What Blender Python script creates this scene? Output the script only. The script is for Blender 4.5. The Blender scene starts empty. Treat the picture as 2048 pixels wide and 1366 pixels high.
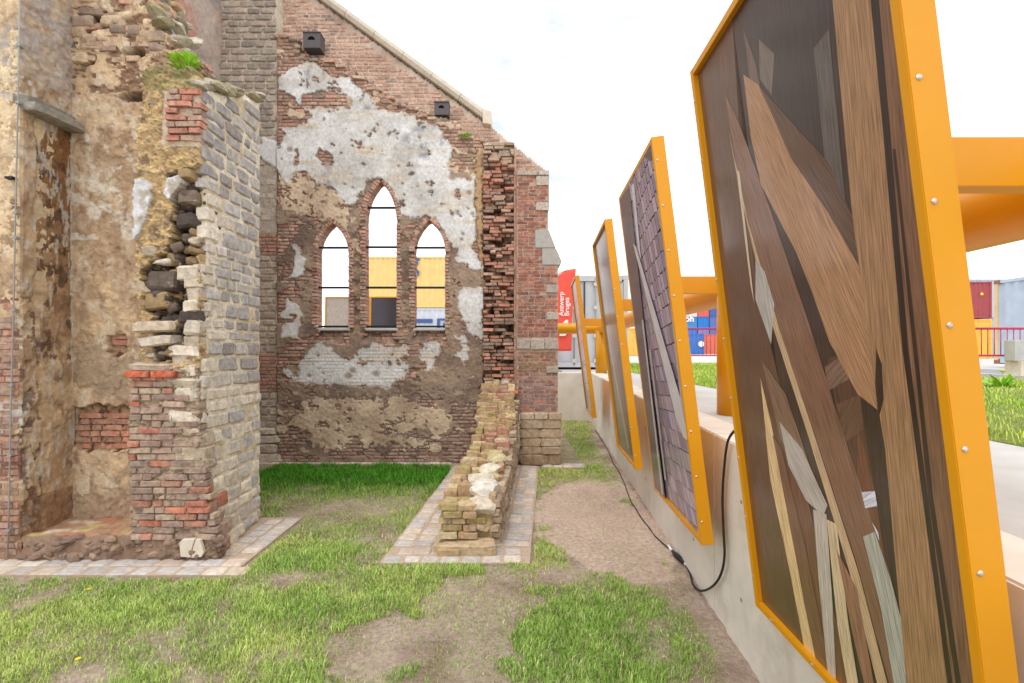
import bpy, bmesh, math, random
import numpy as np
from mathutils import Vector, Matrix, Euler, Quaternion
random.seed(7); rng = np.random.default_rng(7)
SC = bpy.context.scene; COL = SC.collection

# ------------------------------------------------------------------ camera, world, sun, exposure
F = 1000.; CX = 1024.; HY = 700.; HC = 1.7          # lens in px, principal column, horizon row, eye height
cd = bpy.data.cameras.new('camera'); cam = bpy.data.objects.new('camera', cd); COL.objects.link(cam)
cam.location = (0, 0, HC); cam.rotation_euler = (math.radians(90), 0, 0)
cd.sensor_width = 36; cd.lens = 36 * F / 2048; cd.shift_y = 17 / 2048; cd.clip_start = .05; cd.clip_end = 3000
SC.camera = cam
SUN_EL, SUN_AZ = math.radians(66), math.radians(205)   # azimuth clockwise from +Y: high, behind the viewer
w = bpy.data.worlds.new('World'); SC.world = w; w.use_nodes = True
nt = w.node_tree; N = nt.nodes; L = nt.links
for n in list(N): N.remove(n)
out = N.new('ShaderNodeOutputWorld'); bg = N.new('ShaderNodeBackground')
sky = N.new('ShaderNodeTexSky'); sky.sky_type = 'NISHITA'; sky.sun_disc = False
sky.sun_elevation = SUN_EL; sky.sun_rotation = SUN_AZ; sky.air_density = 1.0; sky.dust_density = 2.0
sc_ = N.new('ShaderNodeVectorMath'); sc_.operation = 'SCALE'; sc_.inputs['Scale'].default_value = .12
L.new(sky.outputs[0], sc_.inputs[0])
tc = N.new('ShaderNodeTexCoord'); mp = N.new('ShaderNodeMapping'); mp.inputs['Scale'].default_value = (1.6, 1.6, 5.0)
L.new(tc.outputs['Generated'], mp.inputs[0])
nz = N.new('ShaderNodeTexNoise'); nz.inputs['Scale'].default_value = 1.7; nz.inputs['Detail'].default_value = 6; nz.inputs['Roughness'].default_value = .55
L.new(mp.outputs[0], nz.inputs['Vector'])
rp = N.new('ShaderNodeValToRGB'); rp.color_ramp.elements[0].position = .30; rp.color_ramp.elements[0].color = (.54, .57, .62, 1)
rp.color_ramp.elements[1].position = .56; rp.color_ramp.elements[1].color = (1.12, 1.115, 1.11, 1)
L.new(nz.outputs[0], rp.inputs[0])
mx = N.new('ShaderNodeMix'); mx.data_type = 'RGBA'; mx.inputs[0].default_value = .88
L.new(sc_.outputs[0], mx.inputs[6]); L.new(rp.outputs[0], mx.inputs[7])
L.new(mx.outputs[2], bg.inputs[0]); bg.inputs[1].default_value = 1.22
L.new(bg.outputs[0], out.inputs[0])
sd = bpy.data.lights.new('sun', 'SUN'); sd.energy = .8; sd.angle = math.radians(40); sd.color = (1, .96, .90)
so = bpy.data.objects.new('sun', sd); COL.objects.link(so); so.location = (8, -6, 14)
sdir = Vector((math.sin(SUN_AZ) * math.cos(SUN_EL), math.cos(SUN_AZ) * math.cos(SUN_EL), math.sin(SUN_EL)))
so.rotation_euler = (-sdir).to_track_quat('-Z', 'Y').to_euler()
vs_ = SC.view_settings; vs_.view_transform = 'Standard'; vs_.look = 'None'; vs_.gamma = 1; vs_.exposure = .47
vs_.use_curve_mapping = False

# ------------------------------------------------------------------ helpers
def S(r, g, b, k=1.0):
    f = lambda v: (v / 255 / 12.92 if v / 255 <= .04045 else ((v / 255 + .055) / 1.055) ** 2.4)
    return np.array([f(r), f(g), f(b)]) * k
def P(px, py, Y): return Vector(((px - CX) / F * Y, Y, HC - (py - HY) / F * Y))
_tab = np.random.default_rng(11).random((8, 256, 256))
def vnoise(x, y, s):
    t = _tab[s % 8]; x = x + 17.3 * s; y = y + 9.1 * s
    xi = np.floor(x).astype(int); yi = np.floor(y).astype(int); fx = x - xi; fy = y - yi
    fx = fx * fx * (3 - 2 * fx); fy = fy * fy * (3 - 2 * fy)
    a = t[yi & 255, xi & 255]; b = t[yi & 255, (xi + 1) & 255]; c = t[(yi + 1) & 255, xi & 255]; d = t[(yi + 1) & 255, (xi + 1) & 255]
    return (a * (1 - fx) + b * fx) * (1 - fy) + (c * (1 - fx) + d * fx) * fy
def fbm(x, y, s=0, o=4):
    x = np.asarray(x, float); y = np.asarray(y, float); r = 0; a = .5; tot = 0
    for i in range(o):
        r = r + a * vnoise(x, y, s + i); tot += a; a *= .55; x = x * 2.03; y = y * 2.03
    return r / tot
def pip(poly, x, y):
    ins = np.zeros(np.shape(x), bool); n = len(poly)
    for i in range(n):
        x0, y0 = poly[i]; x1, y1 = poly[(i + 1) % n]
        if y0 == y1: continue
        c = ((y0 > y) != (y1 > y)) & (x < (x1 - x0) * (y - y0) / (y1 - y0) + x0)
        ins ^= c
    return ins
def lerp(a, b, t): return a + (b - a) * t
def mixc(c, col, m):
    m = np.clip(np.asarray(m, float), 0, 1)[..., None]; return c * (1 - m) + np.asarray(col) * m

def nodes_for(m):
    m.use_nodes = True; t = m.node_tree
    return t, t.nodes['Principled BSDF']
def mat(name, src='attr', col=(.5, .5, .5), rough=.85, var=.35, vscale=14., bump=.5, bscale=60., bdist=.006, metal=0., spec=.3, stretch=(1, 1, 1), coat=0., dirt=None, uv=False):
    """procedural material: base colour (constant / object colour / colour attribute) x noise, with fine relief"""
    m = bpy.data.materials.new(name); t, bs = nodes_for(m); n = t.nodes; l = t.links
    if src == 'attr':
        a = n.new('ShaderNodeAttribute'); a.attribute_name = 'Col'; base = a.outputs['Color']
    elif src == 'obj':
        a = n.new('ShaderNodeObjectInfo'); base = a.outputs['Color']
    else:
        a = n.new('ShaderNodeRGB'); a.outputs[0].default_value = (*col, 1); base = a.outputs[0]
    if uv:
        g = n.new('ShaderNodeUVMap'); vec = g.outputs[0]
    else:
        g = n.new('ShaderNodeNewGeometry'); vec = g.outputs['Position']
    mpn = n.new('ShaderNodeMapping'); mpn.inputs['Scale'].default_value = stretch; l.new(vec, mpn.inputs[0])
    n1 = n.new('ShaderNodeTexNoise'); n1.inputs['Scale'].default_value = vscale; n1.inputs['Detail'].default_value = 7; n1.inputs['Roughness'].default_value = .62
    l.new(mpn.outputs[0], n1.inputs['Vector'])
    mr = n.new('ShaderNodeMapRange'); mr.inputs[1].default_value = .3; mr.inputs[2].default_value = .7
    mr.inputs[3].default_value = 1 - var; mr.inputs[4].default_value = 1 + var; l.new(n1.outputs[0], mr.inputs[0])
    ml = n.new('ShaderNodeVectorMath'); ml.operation = 'SCALE'; l.new(base, ml.inputs[0]); l.new(mr.outputs[0], ml.inputs['Scale'])
    colout = ml.outputs[0]
    if dirt is not None:
        dcol, dsc, dlo, dhi = dirt
        n3 = n.new('ShaderNodeTexNoise'); n3.inputs['Scale'].default_value = dsc; n3.inputs['Detail'].default_value = 8; n3.inputs['Roughness'].default_value = .65
        l.new(mpn.outputs[0] if uv else vec, n3.inputs['Vector'])
        m3 = n.new('ShaderNodeMapRange'); m3.inputs[1].default_value = dlo; m3.inputs[2].default_value = dhi; l.new(n3.outputs[0], m3.inputs[0])
        mm = n.new('ShaderNodeMix'); mm.data_type = 'RGBA'; l.new(m3.outputs[0], mm.inputs[0]); l.new(colout, mm.inputs[6]); mm.inputs[7].default_value = (*dcol, 1)
        colout = mm.outputs[2]
    l.new(colout, bs.inputs['Base Color'])
    bs.inputs['Roughness'].default_value = rough; bs.inputs['Metallic'].default_value = metal
    bs.inputs['Specular IOR Level'].default_value = spec; bs.inputs['Coat Weight'].default_value = coat; bs.inputs['Coat Roughness'].default_value = .12
    if bump:
        n2 = n.new('ShaderNodeTexNoise'); n2.inputs['Scale'].default_value = bscale; n2.inputs['Detail'].default_value = 6; n2.inputs['Roughness'].default_value = .65
        l.new(mpn.outputs[0], n2.inputs['Vector'])
        b = n.new('ShaderNodeBump'); b.inputs['Strength'].default_value = bump; b.inputs['Distance'].default_value = bdist
        l.new(n2.outputs[0], b.inputs['Height']); l.new(b.outputs[0], bs.inputs['Normal'])
    return m

M = {}
M['relief'] = mat('weathered_render', 'attr', rough=.95, var=.22, vscale=22, bump=.7, bscale=70, bdist=.010, spec=.15)
M['brick'] = mat('old_brick', 'obj', rough=.95, var=.38, vscale=26, bump=.8, bscale=90, bdist=.008, spec=.15, dirt=(S(192, 170, 148), 9., .50, .78))
M['brickj'] = mat('old_brick_mass', 'attr', rough=.95, var=.38, vscale=26, bump=.8, bscale=90, bdist=.008, spec=.15, dirt=(S(192, 170, 148), 9., .50, .78))
M['stone'] = mat('old_stone', 'obj', rough=.95, var=.30, vscale=18, bump=.9, bscale=45, bdist=.014, spec=.15, dirt=(S(214, 202, 182), 7., .60, .80))
M['sett'] = mat('sett_stone', 'obj', rough=.85, var=.22, vscale=24, bump=.5, bscale=60, bdist=.006, spec=.3)
M['yellow'] = mat('yellow_paint', 'c', col=S(240, 164, 0, .80), rough=.38, var=.04, vscale=3, bump=.05, bscale=500, bdist=.0006, spec=.45)
M['rivet'] = mat('rivet_steel', 'c', col=S(205, 195, 185), rough=.3, var=.1, metal=.8, bump=0)
M['black'] = mat('black_rubber', 'c', col=S(38, 38, 40), rough=.5, var=.2, bump=.1)
M['bar'] = mat('black_iron', 'c', col=S(32, 33, 36), rough=.6, var=.35, vscale=40, bump=.3, bscale=120, bdist=.002)
M['box'] = mat('dark_sheet_metal', 'c', col=S(92, 86, 88), rough=.55, var=.1, bump=.1)
M['hole'] = mat('hollow_shade_black', 'c', col=S(22, 20, 20), rough=.9, var=.2, bump=0)  # near-black paint for the shade inside the wall boxes
M['conc'] = mat('cast_concrete', 'c', col=S(226, 218, 206, .95), rough=.85, var=.13, vscale=2.2, bump=.25, bscale=40, bdist=.004, spec=.25, dirt=(S(178, 158, 132), 1.3, .56, .82))
M['walk'] = mat('pale_paving_concrete', 'c', col=S(214, 212, 208, .8), rough=.85, var=.10, vscale=3.5, bump=.2, bscale=60, bdist=.003, dirt=(S(186, 182, 174), 1.1, .5, .8))
M['soil'] = mat('soil', 'attr', rough=1.0, var=.28, vscale=30, bump=1.0, bscale=55, bdist=.03, spec=.05)
M['grass'] = mat('grass_blades', 'attr', rough=.55, var=.25, vscale=5, bump=0, spec=.25)
M['leaf'] = mat('weed_leaf', 'c', col=S(156, 204, 66), rough=.5, var=.3, vscale=30, bump=0)
M['petal'] = mat('yellow_petal', 'c', col=S(238, 205, 20), rough=.6, var=.1, bump=0)
M['asphalt'] = mat('road_asphalt', 'c', col=S(172, 172, 174, .7), rough=.9, var=.12, vscale=20, bump=.4, bscale=140, bdist=.004)
M['print'] = mat('printed_wood', 'attr', rough=.36, var=.60, vscale=10., bump=0, spec=.45, stretch=(.7, 20., 1), uv=True, coat=.5, dirt=(S(46, 30, 24), 5., .60, .70))
M['cast'] = mat('grey_steel_back', 'c', col=S(150, 148, 145), rough=.5, var=.1, bump=0)
M['flag'] = mat('red_flag_cloth', 'c', col=S(246, 100, 86, .95), rough=.8, var=.06, vscale=6, bump=.1)
M['white'] = mat('white_print', 'c', col=S(246, 244, 242), rough=.7, var=.03, bump=0)
M['bluep'] = mat('blue_print', 'c', col=S(70, 92, 140), rough=.6, var=.08, bump=0)
M['tint'] = mat('container_paint', 'obj', rough=.5, var=.10, vscale=3, bump=.1, bscale=30, bdist=.004, spec=.35, dirt=(S(150, 92, 58), 2.2, .68, .84))
M['fence'] = mat('magenta_paint', 'c', col=S(196, 52, 88), rough=.5, var=.08, bump=0)
M['blk'] = mat('concrete_block', 'c', col=S(205, 204, 200, .85), rough=.9, var=.12, vscale=5, bump=.3, bscale=40)

def obj(name, me, material, parent=None, color=None):
    o = bpy.data.objects.new(name, me); COL.objects.link(o)
    if material is not None and not me.materials: me.materials.append(material)
    if parent is not None:
        o.parent = parent; o.matrix_parent_inverse = Matrix.Translation(-Vector(parent.location))
    if color is not None: o.color = (*[float(v) for v in color], 1)
    return o
def tag(o, label, cat, group=None):
    o['label'] = label; o['category'] = cat
    if group: o['group'] = group
    return o
def thing(name, loc, label, cat, group=None):
    o = bpy.data.objects.new(name, None); COL.objects.link(o); o.location = loc; o.empty_display_size = .1
    return tag(o, label, cat, group)
def struct(o): o['kind'] = 'structure'; return o
def mesh_np(name, v, faces_q=None, faces_t=None, col=None, smooth=False, uv=None):
    """mesh from numpy arrays of vertices, quads and triangles"""
    me = bpy.data.meshes.new(name); v = np.asarray(v, np.float32)
    q = np.zeros((0, 4), int) if faces_q is None else np.asarray(faces_q); t = np.zeros((0, 3), int) if faces_t is None else np.asarray(faces_t)
    me.vertices.add(len(v)); me.vertices.foreach_set('co', v.ravel())
    nl = len(q) * 4 + len(t) * 3; me.loops.add(nl); me.loops.foreach_set('vertex_index', np.concatenate([q.ravel(), t.ravel()]).astype(np.int32))
    me.polygons.add(len(q) + len(t))
    st = np.concatenate([np.arange(len(q)) * 4, len(q) * 4 + np.arange(len(t)) * 3]).astype(np.int32)
    me.polygons.foreach_set('loop_start', st)
    if smooth: me.polygons.foreach_set('use_smooth', np.ones(len(q) + len(t), bool))
    me.update(calc_edges=True)
    if col is not None:
        a = me.color_attributes.new('Col', 'FLOAT_COLOR', 'POINT'); c = np.ones((len(v), 4), np.float32); c[:, :3] = col
        a.data.foreach_set('color', c.ravel())
    return me
def grid_mesh(name, pos, col, keep=None, back=None, smooth=False, backface=False):
    """relief sheet; dropped cells leave real holes whose rims are extruded by `back`"""
    nv, nu = pos.shape[:2]
    if keep is None: keep = np.ones((nv - 1, nu - 1), bool)
    idx = np.arange(nv * nu).reshape(nv, nu)
    q = np.stack([idx[:-1, :-1], idx[:-1, 1:], idx[1:, 1:], idx[1:, :-1]], -1)[keep]
    v = pos.reshape(-1, 3); c = col.reshape(-1, 3)
    if back is not None:
        k = np.pad(keep, 1); kk = k[1:-1, 1:-1]; off = nv * nu; side = []
        for (dn, a, b) in ((k[:-2, 1:-1], (0, 0), (0, 1)), (k[2:, 1:-1], (1, 1), (1, 0)), (k[1:-1, :-2], (1, 0), (0, 0)), (k[1:-1, 2:], (0, 1), (1, 1))):
            e = kk & ~dn; i, j = np.nonzero(e)
            A = idx[i + a[0], j + a[1]]; B = idx[i + b[0], j + b[1]]
            side.append(np.stack([B, A, A + off, B + off], -1))
        v = np.concatenate([v, v + np.asarray(back)]); c = np.concatenate([c, c]); fs = [q] + side
        if backface: fs.append(q[:, ::-1] + off)
        q = np.concatenate(fs)
    used = np.unique(q); rm = np.full(len(v), -1); rm[used] = np.arange(len(used))
    return mesh_np(name, v[used], rm[q], col=c[used], smooth=smooth)

def bm_mesh(bm, name):
    me = bpy.data.meshes.new(name); bm.normal_update(); bm.to_mesh(me); bm.free(); return me
def box_bm(bm, a, b):
    r = bmesh.ops.create_cube(bm, size=1); c = [(a[i] + b[i]) / 2 for i in range(3)]; s = [abs(b[i] - a[i]) for i in range(3)]
    for vv in r['verts']: vv.co = Vector((vv.co.x * s[0] + c[0], vv.co.y * s[1] + c[1], vv.co.z * s[2] + c[2]))
    return r['verts']
def box(name, a, b, material, parent=None, color=None, bevel=0.):
    bm = bmesh.new(); box_bm(bm, a, b)
    if bevel: bmesh.ops.bevel(bm, geom=bm.edges[:], offset=bevel, segments=2, affect='EDGES', profile=.6)
    return obj(name, bm_mesh(bm, name), material, parent, color)
def prism(name, poly, d0, d1, axis, material, parent=None, color=None, bevel=0.):
    """polygon (two coordinates of the other axes) extruded along axis from d0 to d1"""
    bm = bmesh.new()
    def mk(p, d):
        q = [p[0], p[1]]; q.insert(axis, d); return bm.verts.new(q)
    A = [mk(p, d0) for p in poly]; B = [mk(p, d1) for p in poly]; n = len(poly)
    bm.faces.new(A); bm.faces.new(B[::-1])
    for i in range(n): bm.faces.new((A[i], B[i], B[(i + 1) % n], A[(i + 1) % n]))
    bmesh.ops.recalc_face_normals(bm, faces=bm.faces[:])
    if bevel: bmesh.ops.bevel(bm, geom=bm.edges[:], offset=bevel, segments=1, affect='EDGES')
    return obj(name, bm_mesh(bm, name), material, parent, color)
def tube(name, pts, r, material, parent=None, seg=10, smooth=True, closed_caps=True):
    pts = [Vector(p) for p in pts]; V = []; Q = []; up = Vector((0, 0, 1)); prev = None
    for i, p in enumerate(pts):
        t = (pts[min(i + 1, len(pts) - 1)] - pts[max(i - 1, 0)]).normalized()
        a = t.cross(up if abs(t.z) < .95 else Vector((1, 0, 0))).normalized()
        if prev is not None:
            a = (prev - t * prev.dot(t)); a = a.normalized() if a.length > 1e-5 else t.orthogonal().normalized()
        prev = a; b = t.cross(a); rr = r[i] if hasattr(r, '__len__') else r
        for k in range(seg):
            an = 2 * math.pi * k / seg; V.append(p + (a * math.cos(an) + b * math.sin(an)) * rr)
    for i in range(len(pts) - 1):
        for k in range(seg): Q.append((i * seg + k, i * seg + (k + 1) % seg, (i + 1) * seg + (k + 1) % seg, (i + 1) * seg + k))
    T = []
    n = len(V); V.append(pts[0]); V.append(pts[-1])
    for k in range(seg): T.append((n, (k + 1) % seg, k)); T.append((n + 1, n - seg + k, n - seg + (k + 1) % seg))
    return obj(name, mesh_np(name, [tuple(p) for p in V], Q, T, smooth=smooth), material, parent)
def catmull(pts, n=8):
    pts = [Vector(p) for p in pts]; o = []
    for i in range(len(pts) - 1):
        p0 = pts[max(i - 1, 0)]; p1 = pts[i]; p2 = pts[i + 1]; p3 = pts[min(i + 2, len(pts) - 1)]
        for k in range(n):
            t = k / n
            o.append(.5 * ((2 * p1) + (-p0 + p2) * t + (2 * p0 - 5 * p1 + 4 * p2 - p3) * t * t + (-p0 + 3 * p1 - 3 * p2 + p3) * t ** 3))
    o.append(pts[-1]); return o

# ---- shared brick / block / rock meshes (unit size, scaled by their objects)
def unit_block(name, bev, jit, seed, mt):
    r = random.Random(seed); bm = bmesh.new(); bmesh.ops.create_cube(bm, size=1)
    bmesh.ops.bevel(bm, geom=bm.edges[:], offset=bev, segments=1, affect='EDGES')
    for v in bm.verts: v.co += Vector((r.uniform(-jit, jit), r.uniform(-jit, jit), r.uniform(-jit, jit)))
    bmesh.ops.triangulate(bm, faces=[f for f in bm.faces if len(f.verts) == 4 and f.calc_area() < .3]) if False else None
    me = bm_mesh(bm, name); me.materials.append(mt); return me
def unit_rock(name, seed, mt, blocky=.55):
    r = random.Random(seed); bm = bmesh.new(); bmesh.ops.create_icosphere(bm, subdivisions=2, radius=.5)
    ax = [Vector((r.uniform(-1, 1), r.uniform(-1, 1), r.uniform(-1, 1))).normalized() for _ in range(7)]; cut = [r.uniform(.28, .46) for _ in ax]
    for v in bm.verts:
        m = max(abs(v.co.x), abs(v.co.y), abs(v.co.z)); v.co = v.co.lerp(v.co * (.5 / m), blocky)
        for a, c in zip(ax, cut):
            d = v.co.dot(a)
            if d > c: v.co -= a * (d - c) * .9
        v.co += Vector((r.uniform(-1, 1), r.uniform(-1, 1), r.uniform(-1, 1))) * .03
    me = bm_mesh(bm, name); me.materials.append(mt); return me
BR = [unit_block('brick', .07, .035, i, M['brick']) for i in range(10)]
BRJ = [unit_block('brick_mass', .07, .035, i, M['brickj']) for i in range(10)]
ST = [unit_block('stone', .14, .05, 40 + i, M['stone']) for i in range(10)]
RK = [unit_rock('stone', 80 + i, M['stone']) for i in range(12)]
SE = [unit_block('sett', .11, .03, 120 + i, M['sett']) for i in range(8)]
def join_items(name, items, parent, material):
    V = []; Q = {3: [], 4: []}; C = []; off = 0; cache = {}
    for (me, loc, rot, sc, col) in items:
        if me.name not in cache:
            co = np.empty(len(me.vertices) * 3, np.float32); me.vertices.foreach_get('co', co)
            cache[me.name] = (co.reshape(-1, 3), [tuple(p.vertices) for p in me.polygons])
        co, polys = cache[me.name]
        R = np.array(Euler(rot).to_matrix()); V.append((co * np.array(sc)) @ R.T + np.array(loc)); C.append(np.tile(np.array(col)[None], (len(co), 1)))
        for p in polys:
            if len(p) in Q: Q[len(p)].append([i + off for i in p])
            else:
                for k in range(1, len(p) - 1): Q[3].append([p[0] + off, p[k] + off, p[k + 1] + off])
        off += len(co)
    me = mesh_np(name, np.concatenate(V), np.array(Q[4]).reshape(-1, 4), np.array(Q[3]).reshape(-1, 3), np.concatenate(C))
    o = obj(name, me, material, parent); o['kind'] = 'stuff'; return o
def place(name, items, parent, limit=300, mass=None, material=None):
    """largest-looking pieces become objects of their own, the rest one mass"""
    def size(it):
        d = (Vector(it[1]) - cam.location).length; s = sorted(it[3])[1:]; return s[0] * s[1] / d / d
    items = sorted(items, key=size, reverse=True)
    for (me, loc, rot, sc, col) in items[:limit]:
        o = bpy.data.objects.new(name, me); COL.objects.link(o); o.parent = parent
        o.location = Vector(loc) - Vector(parent.location); o.rotation_euler = rot; o.scale = sc; o.color = (*[float(c) for c in col], 1)
    if len(items) > limit: join_items(mass or name, items[limit:], parent, material or M['brickj'])
RD = random.Random(5)
def jit(a): return RD.uniform(-a, a)
BASEMIX = S(206, 184, 164)
def pal(cols, v=.12, soft=.26):
    c = np.array(RD.choice(cols)) * (1 - soft) + BASEMIX * soft; return np.clip(c * (1 + jit(v)), .005, .9)

# ================================================================== GROUND, TERRACE, ROAD
WX = lambda Y: 1.103 + .0652 * Y                      # face line of the concrete retaining wall
def axis_pts(lo, hi, fine_lo, fine_hi, st):
    return np.concatenate([-np.geomspace(-lo, -fine_lo, 14)[:-1] if lo < 0 else np.array([]), np.arange(fine_lo, fine_hi, st), np.geomspace(fine_hi, hi, 14)])
gx = axis_pts(-900, 3.0, -5.0, 2.2, .035); gx = gx[gx <= 2.25]
gy = np.concatenate([np.linspace(-6, 1.9, 12)[:-1], np.arange(1.9, 12.3, .035)])
GX, GY = np.meshgrid(gx, gy)
def px_of(X, Y): return CX + F * X / Y, HY + F * HC / Y
bare_polys = [[(1062, 1000), (1130, 965), (1210, 950), (1270, 985), (1345, 1080), (1345, 1165), (1240, 1165), (1130, 1110), (1070, 1060)],
              [(840, 1145), (1060, 1135), (1070, 1180), (1050, 1260), (1040, 1366), (1020, 1440), (760, 1440), (800, 1340), (640, 1360), (680, 1270), (850, 1230)],
              [(1090, 955), (1190, 945), (1235, 960), (1200, 985), (1110, 985)],
              [(520, 1000), (700, 985), (840, 950), (880, 930), (900, 945), (850, 1010), (760, 1030), (540, 1035)]]
bare_w = [.97, .80, .0, .45]
def grass_density(X, Y):
    Ys = np.maximum(Y, .8); px, py = px_of(X, Ys)
    d = np.ones(np.shape(X)) * .92
    wx = (fbm(X * 4.1, Y * 4.1, 1, 6) - .5) * 200; wy = (fbm(X * 4.1 + 40, Y * 4.1, 2, 6) - .5) * 110
    for p, k in zip(bare_polys, bare_w):
        d = np.where(pip(p, px + wx, py + wy), d * (1 - k), d)
    d *= np.clip((fbm(X * 2.6, Y * 2.6, 3, 6) - .21) * 2.6 + (fbm(X * 11, Y * 11, 5, 2) - .5) * .7, 0.06, 1)
    d = np.where((py < 1010) & (px < 900) & (px > 420), np.maximum(d, np.clip((fbm(X * 3, Y * 3, 5, 3) - .25) * 5, 0, 1) * np.clip((1010 - py) / 30, 0, 1)), d)
    d = np.where((px > 1085) & (py < 965) & (px < 1260), np.maximum(d, np.clip(fbm(X * 5, Y * 4, 2, 4) * 2.6 - .55, .1, .95) * np.clip((975 - py) / 25, 0, 1)), d)
    edge = np.clip((WX(Y) - X - .02) / (.04 + .16 * fbm(X * 4, Y * 2, 4, 3)), 0, 1)
    return d * np.where(edge < 1, edge * .35, 1)
DG = grass_density(GX, GY)
soil = S(198, 176, 160, .95); soil2 = S(170, 146, 130, .88); sand = S(226, 202, 182, 1.)
gc = np.ones(GX.shape + (3,)) * soil; gc = mixc(gc, soil2, (fbm(GX * 4, GY * 4, 6) - .4) * 3)
gpx, gpy = px_of(GX, np.maximum(GY, .8))
gc = mixc(gc, sand, pip(bare_polys[0], gpx + (fbm(GX * 5, GY * 5, 2) - .5) * 40, gpy) * (.55 + .4 * fbm(GX * 9, GY * 5, 3)))
gc = mixc(gc, S(140, 158, 84, .7), DG * .6 * np.clip(fbm(GX * 13, GY * 13, 5) * 1.6, 0, 1))
gz = (fbm(GX * 1.4, GY * 1.4, 2) - .5) * .035 + (fbm(GX * 9, GY * 9, 3) - .5) * .022 - .006
gz = np.where((GX > WX(GY) - .25) & (GX < WX(GY)), gz + .02 * (fbm(GX * 20, GY * 20, 1)), gz)
lawn = struct(obj('lawn_ground', grid_mesh('lawn_ground', np.stack([GX, GY, gz], -1), gc, smooth=True), M['soil']))
# terrace: one large sheet of pale concrete at 1.15 m reaching the horizon
TZ = 1.15
tv = [(WX(-6) + .2, -6, TZ), (900, -6, TZ), (900, 1600, TZ), (-900, 1600, TZ), (-900, 12.35, TZ), (WX(12.35) + .2, 12.35, TZ)]
me = bpy.data.meshes.new('terrace_ground'); me.from_pydata(tv, [], [(0, 1, 2, 5), (5, 2, 3, 4)]); struct(obj('terrace_ground', me, M['walk']))
# terrace lawn and the road beyond it
tgx, tgy = np.meshgrid(np.arange(2.9, 9.0, .12), np.arange(.5, 20.2, .12))
tgz = TZ + .02 + (fbm(tgx * 2, tgy * 2, 1) - .5) * .05
edge = np.minimum.reduce([tgx - 2.9, 9.0 - tgx, tgy - .5, 20.2 - tgy]); tgz = np.where(edge < .13, TZ + .004, tgz)
tcol = mixc(np.ones(tgx.shape + (3,)) * S(160, 180, 90, .7), soil * .8, (fbm(tgx * 3, tgy * 3, 4) - .6) * 3)
struct(obj('terrace_lawn_ground', grid_mesh('terrace_lawn_ground', np.stack([tgx, tgy, tgz], -1), tcol, smooth=True), M['soil']))
me = bpy.data.meshes.new('road'); me.from_pydata([(9.25, -6, TZ + .006), (13.5, -6, TZ + .006), (13.5, 15.2, TZ + .006), (9.25, 15.2, TZ + .006)], [], [(0, 1, 2, 3)])
struct(obj('road', me, M['asphalt']))
kb = struct(box('road_kerb', (9.02, -6, TZ - .05), (9.24, 20, TZ + .10), M['blk'], bevel=.015))

# ---- grass blades
def blades(name, X, Y, Z, h, wd, col, label, cat):
    n = len(X); ang = rng.random(n) * 2 * np.pi; bend = rng.random(n) * .75 + .12; tw = rng.random(n) * 2 * np.pi
    dx, dy = np.cos(ang), np.sin(ang); ax, ay = -dy, dx
    V = np.empty((n, 5, 3)); hw = wd / 2
    V[:, 0] = np.stack([X - ax * hw, Y - ay * hw, Z], -1); V[:, 1] = np.stack([X + ax * hw, Y + ay * hw, Z], -1)
    mxx = X + dx * h * bend * .35; myy = Y + dy * h * bend * .35; mz = Z + h * .6
    V[:, 2] = np.stack([mxx + ax * hw * .8, myy + ay * hw * .8, mz], -1); V[:, 3] = np.stack([mxx - ax * hw * .8, myy - ay * hw * .8, mz], -1)
    V[:, 4] = np.stack([X + dx * h * bend, Y + dy * h * bend, Z + h * (1 - .35 * bend)], -1)
    b = np.arange(n)[:, None] * 5
    o = obj(name, mesh_np(name, V.reshape(-1, 3), b + np.array([0, 1, 2, 3]), b + np.array([3, 2, 4]), np.repeat(col, 5, 0)), M['grass'])
    o['kind'] = 'stuff'; return tag(o, label, cat)
def ground_z(X, Y): return (fbm(X * 1.4, Y * 1.4, 2) - .5) * .035 + (fbm(X * 9, Y * 9, 3) - .5) * .022 - .010
def in_church(X, Y):
    m = (X < -2.06) & (Y > 3.72) & (Y < 5.06); m |= (Y > 7.34) & (X < .72)
    sx = X - .06 * (Y - 4.4); m |= (sx > -1.02) & (sx < .20) & (Y > 3.96)
    m |= (X < 1.05) & (Y > 7.20) & (X > 0)
    m |= (X < -2.5) & (Y > 5.0) & (Y < 7.5) & (X < -4.35)
    return m
xs, ys, = [], []
for (n, x0, x1, y0, y1) in ((330000, -4.6, 1.5, 2.2, 4.4), (140000, -3.4, 1.7, 4.4, 7.4), (30000, .3, 2.0, 7.2, 12.1)):
    X = rng.uniform(x0, x1, n); Y = rng.uniform(y0, y1, n); k = rng.random(n) < grass_density(X, Y) * .93 + .012
    k &= ~in_church(X, Y) & (X < WX(Y) - .02) & (np.abs(X) / Y < 1.15); xs.append(X[k]); ys.append(Y[k])
X = np.concatenate(xs); Y = np.concatenate(ys)
dn = grass_density(X, Y); px, py = px_of(X, Y)
lush = ((py < 1015) & (px < 900)).astype(float) * np.clip((1015 - py) / 50, 0, 1)
tall = fbm(X * 1.7, Y * 1.7, 7, 3)
h = (.018 + .036 * rng.random(len(X)) ** 1.4) * (.55 + .9 * tall) * (.55 + .6 * dn) * (1 + .9 * lush)
ca = S(192, 206, 112, 1.); cb = S(140, 178, 76, 1.); cc = S(76, 146, 28, .95); cy = S(222, 214, 160, 1.)
t = np.clip(fbm(X * 1.3, Y * 1.3, 4, 4) * 2.4 - .75 + rng.normal(0, .22, len(X)), 0, 1)
gcol = ca * (1 - t[:, None]) + cb * t[:, None]; gcol = mixc(gcol, cc, lush * .95); gcol = mixc(gcol, cy, (rng.random(len(X)) < .10) * (1 - lush))
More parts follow.
